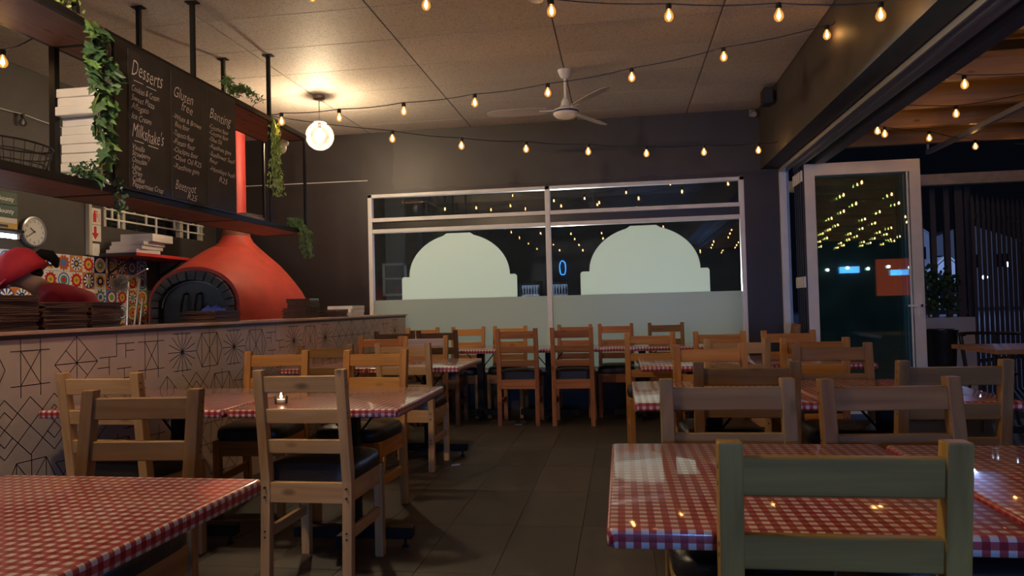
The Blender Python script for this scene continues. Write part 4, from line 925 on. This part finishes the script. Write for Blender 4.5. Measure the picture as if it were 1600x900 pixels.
hb.sphere(HR @ Vector((0, -.06, -.035))+HC, .055, 16, 10, (1.15, .8, .7))
hb.build('hair', HAIR, pw, smooth='all', local=True)
fc = MB()
for s in (-1, 1): fc.sphere(HR @ Vector((s*.034, .098, -.03))+HC, .011, 10, 8)
fc.build('eyes', WHITEPL, pw, smooth='all', local=True)
# ================================================================== LAMPS
def pendant(x, y, label, energy):
    t = thing('globe_pendant', label, 'lamp', (x, y, 3.2))
    MB().lathe([(.001, -.034), (.052, -.034), (.055, -.03), (.055, 0)], (x, y, 3.2), 28).build('ceiling_canopy', plain('bronze_canopy', (.16, .12, .09), .35, .7), t, smooth=True)
    MB().tube([(x, y, 3.17), (x, y, 2.93)], .0035, 6).build('flex_cord', plain('cord_grey', (.35, .33, .30), .5), t)
    MB().tube([(x, y, 2.955), (x, y, 2.885)], .017, 14).build('lamp_holder', BLACKM, t)
    MB().lathe([(.001, 2.958), (.05, 2.954), (.066, 2.940), (.060, 2.934), (.001, 2.946)], (x, y, 0), 24).build('globe_cap', WHITEPL, t, smooth=True)
    MB().sphere((x, y, 2.813), .134, 32, 20).build('glass_globe', GLOBE, t, smooth='all')
    MB().lathe([(.001, -.055), (.03, -.047), (.046, -.02), (.05, 0), (.045, .025), (.022, .055), (.015, .07)], (x, y, 2.815), 18).build('bulb', energy, t, smooth='all')
    return t
pendant(-2.775, 6.48, 'clear glass globe pendant lamp glowing above the counter end', LAMPBULB)
pendant(-2.2, 1.9, 'clear glass globe pendant lamp near the bar end of the counter', emis('lamp_bulb_mid', (1, .76, .5), 950))
# ------------------------------------------------------------------ festoon strings
BME = MB().lathe([(.001, -.036), (.016, -.033), (.028, -.019), (.031, -.002), (.026, .016), (.015, .032), (.012, .040)], (0, 0, 0), 14).mesh('bulb', BULBG, smooth='all')
FME = MB().lathe([(.001, -.020), (.008, -.016), (.012, 0), (.008, .014), (.003, .03)], (0, 0, 0), 8).mesh('filament', BULB, smooth='all')
SME = MB().lathe([(.013, .036), (.016, .040), (.016, .066), (.006, .072)], (0, 0, 0), 10).mesh('socket', BLACKPL)
def festoon(ends, bulbs, label, group=None, lit=True, wm=None):
    t = thing('string_light', label, 'string lights', ends[0], 0, group); o0 = Vector(ends[0])
    w = [Vector(ends[0])]+[Vector(b)+Vector((0, 0, .068)) for b in bulbs]+[Vector(ends[1])]; pts = []
    for i in range(len(w)-1):
        for k in range(4):
            u = k/4; p = w[i].lerp(w[i+1], u); p.z -= .012*math.sin(PI*u); pts.append(p)
    pts.append(w[-1])
    MB().tube(pts, .0033, 6).build('cable', wm or BLACKPL, t)
    for b in bulbs:
        b = Vector(b)-o0; rz = rl.uniform(0, 6)
        inst('socket', SME, t, b, (0, 0, rz)); bo = inst('bulb', BME, t, b, (0, 0, rz), mat=None if lit else CUP, scale=(.88, .88, .88))
        inst('filament', FME, bo, mat=None if lit else STEEL)
    return t
festoon(((-2.72, 5.36, 2.735), (1.52, 5.22, 3.06)), [(-2.604, 5.347, 2.66), (-2.121, 5.333, 2.656), (-1.597, 5.319, 2.668), (-1.039, 5.303, 2.691), (-.486, 5.288, 2.726), (.127, 5.271, 2.79), (.773, 5.253, 2.884), (1.465, 5.234, 2.977)], 'bulb string running straight from the shelf post across to the bulkhead, above the fan')
festoon(((-2.72, 5.37, 2.72), (1.52, 7.13, 2.655)), [(-1.823, 5.729, 2.563), (-1.291, 5.953, 2.522), (-.769, 6.173, 2.511), (-.244, 6.395, 2.505), (.27, 6.612, 2.504), (.801, 6.836, 2.532), (1.326, 7.058, 2.566)], 'bulb string sagging diagonally from the shelf post towards the corner above the folding doors')
festoon(((-2.70, 3.9, 3.19), (1.52, 3.87, 2.70)), [(-1.75, 4.02, 3.02), (-1.055, 4.0, 2.900), (-.335, 4.0, 2.802), (.306, 4.0, 2.72), (.88, 4.0, 2.673), (1.39, 4.0, 2.632)], 'bulb string nearest the bar, crossing under the ceiling to the bulkhead')
festoon(((-3.1, 3.45, 2.67), (-4.74, 3.0, 2.9)), [(-3.30, 3.468, 2.562), (-3.9, 3.25, 2.58), (-4.5, 3.1, 2.7)], 'warm bulb string behind the hanging shelf in the kitchen')
festoon(((-4.742, 4.3, 2.86), (-4.742, 6.2, 2.83)), [(-4.71, 4.7, 2.735), (-4.71, 5.14, 2.735), (-4.71, 5.75, 2.735)], 'unlit clear bulbs on a pale cord along the kitchen wall', None, False, WHITEPL)
for k, y in enumerate((1.25, .0, -1.6, -3.4)):
    bl = [(-2.2+.62*i, y+.1*math.sin(i), 2.72-.13*math.sin(PI*(i+.5)/6)) for i in range(6)]
    festoon(((-2.7, y, 2.86), (1.52, y, 2.86)), bl, 'bulb string across the bar end of the dining room', 'bulb strings at the bar end')
# patio strings
festoon(((2.05, 6.75, 2.80), (4.6, 8.35, 2.80)), [(2.333, 6.901, 2.65), (2.41, 6.95, 2.63), (2.941, 7.343, 2.65), (3.588, 7.885, 2.65), (4.267, 8.253, 2.65)], 'bulb string under the patio rafters beyond the folding doors')
for k, y in enumerate((6.41, 5.4, 4.4, 3.4, 2.4, 1.4, .4, -.6, -1.6, -2.6, -3.6, -4.6, -5.6, -6.6)):
    bl = [((2.781 if k == 0 else 2.35+.1*(k % 3))+.62*i, y+.12*math.sin(i*2+k), 2.66-.10*math.sin(PI*(i+.5)/9)) for i in range(1 if k == 0 else 9)]
    if k == 0: bl = [(2.781, 6.411, 2.65)]
    festoon(((2.06, y, 2.80), (8.2 if k else 3.4, y, 2.80)), bl, 'bulb string stretched under the patio rafters towards the bar' if k else 'short bulb string hanging from the patio rafter next to the bulkhead', 'patio bulb strings' if k else None)
# ================================================================== CEILING FANS
def fan(x, y, angs, label):
    t = thing('ceiling_fan', label, 'fan', (x, y, 3.2))
    MB().lathe([(.001, -.075), (.03, -.072), (.045, -.05), (.062, -.008), (.064, 0)], (x, y, 3.2), 24).build('ceiling_cup', WHITEPL, t, smooth=True)
    MB().tube([(x, y, 3.14), (x, y, 2.88)], .013, 12).build('down_rod', WHITEPL, t, smooth=True)
    mo = MB().lathe([(.02, 2.955), (.036, 2.93), (.045, 2.885), (.075, 2.862), (.105, 2.852), (.112, 2.838)], (x, y, 0), 32)
    mo.lathe([(.112, 2.824), (.106, 2.808), (.085, 2.790), (.045, 2.778), (.001, 2.775)], (x, y, 0), 32).build('motor_housing', WHITEPL, t, smooth='all')
    MB().lathe([(.1125, 2.839), (.114, 2.835), (.114, 2.827), (.1125, 2.823)], (x, y, 0), 32).build('blue_band', plain('fan_blue', (.02, .03, .12), .4), t, smooth='all')
    for a in angs:
        d = Vector((math.cos(a), math.sin(a), 0)); n = Vector((-d.y, d.x, 0)); bl = MB(); c = Vector((x, y, 2.85)); tl_ = Vector((0, 0, 1))
        ou = []
        for u, w in ((.17, .045), (.22, .058), (.45, .066), (.58, .062), (.66, .045), (.69, .015)): ou.append((u, w))
        pl = [(u, w) for u, w in ou]+[(u, -w) for u, w in reversed(ou)]
        bl.prism(pl, lambda q: c+d*q[0]+n*q[1]+tl_*(q[1]*.22), lambda q: c+d*q[0]+n*q[1]+tl_*(q[1]*.22+.004)).build('fan_blade', plain('blade_grey_white', (.50, .47, .44), .3), t)
        MB().bar(c+d*.09, c+d*.23, .03, .008).build('blade_bracket', WHITEPL, t)
fan(-.423, 6.26, (R(182), R(-58), R(62)), 'white three-blade ceiling fan in front of the window wall')
fan(-.423, 3.30, (R(90), R(210), R(330)), 'white three-blade ceiling fan nearer the bar')
# speaker and sensor by the bulkhead
spk = thing('wall_speaker', 'small black speaker box on the bulkhead under the ceiling', 'speaker', (1.52, 7.2, 3.06))
MB().box(1.40, 1.49, 7.10, 7.26, 3.02, 3.17).build('speaker_box', BLACKPL, spk, bevel=.006); MB().bar((1.49, 7.18, 3.09), (1.52, 7.18, 3.09), .03, .03).build('speaker_bracket', BLACKM, spk); MB().box(1.41, 1.48, 7.095, 7.10, 3.03, 3.16).build('speaker_grille', plain('grille_grey', (.03, .03, .03), .7), spk)
sn = thing('security_camera', 'small grey security camera at the top corner of the window wall', 'camera', (1.45, 8, 3.14))
MB().tube([(1.45, 7.90, 3.12), (1.45, 7.985, 3.15)], .03, 16).build('camera_barrel', plain('cam_grey', (.28, .27, .27), .4), sn, smooth=True); MB().box(1.42, 1.48, 7.975, 8.0, 3.12, 3.19).build('camera_mount', plain('cam_grey', (.28, .27, .27), .4), sn)
o = MB().tube([(-4.4, 7.994, 2.66), (-3.6, 7.994, 2.655), (-2.85, 7.994, 2.65)], .005, 6).build('wall_cable', WHITEPL); origin(o, (-3.6, 7.994, 2.655)); tag(o, 'thin pale cable clipped along the dark wall beside the window', 'cable')
# ================================================================== PATIO AND STREET
table(2.80, 3.75, 5.95, 6.72, 'bare wooden patio table with black pedestal outside the folding doors', 0, None, None, 'outside')
pc = thing('patio_chair', 'black metal patio chair with curved back beside the wooden patio table', 'chair', (3.25, 7.05, 0))
MB().lathe([(.001, .44), (.20, .44), (.205, .45), (.2, .462), (.001, .465)], (3.25, 7.05, 0), 24).build('seat', BLACKM, pc, smooth=True)
MB().tube([(3.25+.23*math.cos(a), 7.05+.23*math.sin(a), .80) for a in [R(-15)+R(210)*k/20 for k in range(21)]], .014, 8).build('back_hoop', BLACKM, pc, smooth=True)
for k in range(5):
    a = R(10)+R(160)*k/4; MB().tube([(3.25+.19*math.cos(a), 7.05+.19*math.sin(a), .455), (3.25+.23*math.cos(a), 7.05+.23*math.sin(a), .80)], .008, 6).build('back_spindle', BLACKM, pc)
for a in (45, 135, 225, 315): MB().tube([(3.25+.15*math.cos(R(a)), 7.05+.15*math.sin(R(a)), .45), (3.25+.22*math.cos(R(a)), 7.05+.22*math.sin(R(a)), -.05)], .012, 8).build('leg', BLACKM, pc)
WHW = plain('white_render', (.55, .55, .55), .7, noise=.05)
o = MB().box(3.30, 4.02, 9.0, 9.5, -.05, .90).build('planter_wall', WHW); origin(o, (3.66, 9.2, -.05)); tag(o, 'low white rendered planter wall behind the glass door leaf', 'planter')
bu = thing('leafy_shrub', 'dark leafy shrub growing above the white planter wall', 'shrub', (3.6, 9.2, .90)); pts = []
for k in range(520):
    a = rl.uniform(0, 2*PI); r = .32*math.sqrt(rl.random()); pts.append(Vector((3.62+r*math.cos(a), 9.2+r*.7*math.sin(a), 1.0+rl.random()*(.6-r*.8))))
foliage('foliage', bu, pts, LEAFD, .03, .075, 1, .1); vines(bu, [[(3.6, 9.2, .9), (3.62+dx, 9.2, 1.5)] for dx in (-.15, -.05, .08, .2)], .01)
pt = thing('plant_pot', 'dark tapered plant pot in front of the white planter wall', 'pot', (3.42, 8.45, -.05))
MB().lathe([(.11, 0), (.16, .80), (.17, .84), (.15, .84), (.14, .78), (.001, .77)], (3.42, 8.45, -.05), 24).build('pot_body', plain('pot_dark', (.02, .022, .024), .5), pt, smooth=True)
MB().lathe([(.14, .775), (.001, .79)], (3.42, 8.45, -.05), 16).build('soil', plain('soil', (.03, .02, .015), .9), pt)
STF = plain('fence_steel', (.05, .055, .075), .5)
pf = thing('palisade_fence', 'tall steel palisade fence with pointed pickets along the street', 'fence', (4.2, 9.5, -.05)); A, B = Vector((4.28, 9.55, 0)), Vector((7.3, 11.9, 0)); n = 34
for k in range(n):
    p = A.lerp(B, k/(n-1)); MB().prism([(-.02, -.05), (.02, -.05), (.02, 2.28), (0, 2.40), (-.02, 2.28)], lambda q: p+Vector((q[0], -.006, q[1])), lambda q: p+Vector((q[0], .006, q[1]))).build('picket', STF, pf)
for z in (.35, 2.12): MB().bar(A+Vector((0, .02, z)), B+Vector((0, .02, z)), .03, .05).build('fence_rail', STF, pf)
gt = thing('steel_gate', 'dark steel gate with thick uprights between planter wall and palisade fence', 'gate', (3.9, 9.65, -.05))
for x, w, h in ((3.72, .022, 2.64), (3.86, .03, 2.64), (4.02, .03, 2.62), (4.16, .045, 2.55), (4.26, .035, 2.5)): MB().box(x-w, x+w, 9.62, 9.68, -.05, h).build('gate_upright', STF, gt)
for z in (2.5, .92): MB().box(3.6, 4.3, 9.64, 9.66, z, z+.06).build('gate_rail', STF, gt)
def house(name, label, x0, x1, y, zt, apex, wins, depth=6):
    h = thing(name, label, 'building', ((x0+x1)/2, y, -.05)); c = (x0+x1)/2
    MB().prism([(x0, -.05), (x1, -.05), (x1, zt), (c, apex), (x0, zt)], lambda q: (q[0], y, q[1]), lambda q: (q[0], y+depth, q[1])).build('wall', WHW, h)
    for s in (0, 1): MB().bar(((x0-.15, x1+.15)[s], y-.1, zt-.1), (c, y-.1, apex+.08), .2, .1).build('gable_trim', WHW, h)
    for wx, wz, ww, wh in wins: MB().box(wx-ww/2, wx+ww/2, y-.06, y+.02, wz, wz+wh).build('window', plain('night_window', (.01, .012, .02), .2), h)
house('gabled_house', 'white gabled house across the street beyond the fence', 20.6, 26.2, 66, 6.3, 8.4, ((24.2, 4.2, .9, 1.1), (25.4, 4.2, .8, 1.1), (22.5, 4.2, .9, 1.1)))
house('gatehouse', 'smaller white gabled gatehouse in front of the gabled house', 22.4, 24.9, 57, 2.9, 4.0, ((23.6, .2, 1.0, 1.9),))
house('far_house', 'dim white house further along the street behind the palisade fence', 27.5, 36, 72, 6.0, 7.5, ((29, 3.6, 1.2, 1.2), (32, 3.6, 1.2, 1.2), (34.5, 3.6, 1.2, 1.2)))
for x, z, lab in ((26.8, 3.19, 'bright street lamp shining through the palisade fence'), (25.3, 2.33, 'smaller low street lamp seen through the palisade fence')):
    sl = thing('street_lamp', lab, 'lamp', (x, 55, -.05)); MB().tube([(x, 55, -.05), (x, 55, z-.1)], .05, 8).build('lamp_pole', STF, sl); MB().sphere((x, 55, z), .17, 12, 8).build('lamp_head', emis('street_head_%d' % int(x), (.5, .75, 1), 14), sl)
sf = thing('shopfront', 'shopfront across the parking area with red lit panel and blue sign', 'building', (15, -27, -.05))
MB().box(8, 24, -29, -27, -.05, 4.5).build('wall', plain('shop_wall', (.05, .05, .06), .8), sf)
MB().box(13.9, 16.0, -27, -26.9, 1.2, 3.2).build('red_panel', emis('red_panel_glow', (1, .12, .05), .5), sf)
MB().box(12.0, 13.0, -27, -26.85, 2.5, 2.85).build('blue_sign', emis('blue_sign_glow', (.12, .4, 1), 5), sf); MB().box(14.6, 15.5, -26.9, -26.8, 2.3, 2.6).build('blue_sign', emis('blue_sign_glow2', (.12, .4, 1), 5), sf)
for i in range(7): MB().sphere((9.2+1.05*i, -26.7, 2.7+.08*(i % 2)), .09, 10, 6).build('facade_lamp', emis('facade_lamp_glow_%d' % i, (.85, .95, 1), 9), sf)
# neighbour wall outside the big window
nbh = thing('neighbour_wall', 'pale pilaster of the neighbouring wall with a white-framed barred window', 'wall', (-4.2, 12, -.05))
MB().box(-5.6, -3.4, 12, 12.3, -.05, 4).build('wall_panel', plain('neighbour_brick', (.10, .07, .06), .8, noise=.3), nbh); MB().box(-3.95, -3.62, 11.9, 12, -.05, 4).build('pilaster', plain('pilaster_pale', (.30, .28, .26), .7), nbh)
for a in ((-4.0, -3.58, 1.9, 1.94), (-4.0, -3.58, 1.66, 1.69), (-4.0, -3.58, 1.38, 1.42), (-4.0, -3.96, 1.38, 1.94), (-3.62, -3.58, 1.38, 1.94)): MB().box(a[0], a[1], 11.86, 11.9, a[2], a[3]).build('window_bar', WHITEPL, nbh)
# ================================================================== BAR END OF THE ROOM (seen mirrored in the window)
for k, (x, lab) in enumerate(((-1.76, 'glass-door drinks fridge glowing blue at the bar'), (-2.56, 'second drinks fridge with cool light at the bar'))):
    f = thing('drinks_fridge', lab, 'fridge', (x, -4.6, 0), 0)
    MB().box(x-.33, x+.33, -4.9, -4.86, .05, 1.85).box(x-.33, x-.29, -4.86, -4.35, .05, 1.85).box(x+.29, x+.33, -4.86, -4.35, .05, 1.85).box(x-.33, x+.33, -4.9, -4.35, 1.78, 1.85).box(x-.33, x+.33, -4.9, -4.35, .0, .12).build('cabinet', BLACKM, f)
    MB().box(x-.28, x+.28, -4.855, -4.85, .15, 1.75).build('light_panel', FRIDGE, f); MB().box(x-.31, x+.31, -4.35, -4.34, .12, 1.78).build('glass_door', CUP, f)
    for z in (.5, .82, 1.14, 1.46): MB().box(x-.29, x+.29, -4.84, -4.42, z, z+.012).build('wire_shelf', STEEL, f)
    for z in (.512, .832, 1.152, 1.472):
        for i in range(7):
            bx = x-.24+.08*i
            o = MB().lathe([(.001, 0), (.028, 0), (.028, .13), (.011, .19), (.011, .23), (.001, .23)], (0, 0, 0), 8).build('bottle', plain('bottle_glass_%d' % (i % 3), ((.05, .12, .05), (.12, .05, .02), (.2, .25, .3))[i % 3], .15), None, smooth=True); o.location = (bx, -4.55, z)
            tag(o, 'bottle standing in the %s drinks fridge' % ('blue glowing' if k == 0 else 'second'), 'bottle', 'bottles in drinks fridge %s' % ('one', 'two')[k])
ne = thing('neon_sign', 'blue neon letter O on the wall above the bar fridge', 'neon sign', (-1.634, -4.95, 2.23))
MB().tube([(-1.634+.085*math.copysign(abs(math.cos(a))**.8, math.cos(a)), -4.93, 2.225+.20*math.copysign(abs(math.sin(a))**.75, math.sin(a))) for a in [2*PI*k/40 for k in range(41)]], .014, 8).build('neon_tube', NEON, ne, smooth=True)
MB().box(-1.66, -1.61, -5, -4.94, 2.02, 2.05).box(-1.66, -1.61, -5, -4.94, 2.41, 2.44).build('tube_clip', BLACKPL, ne)
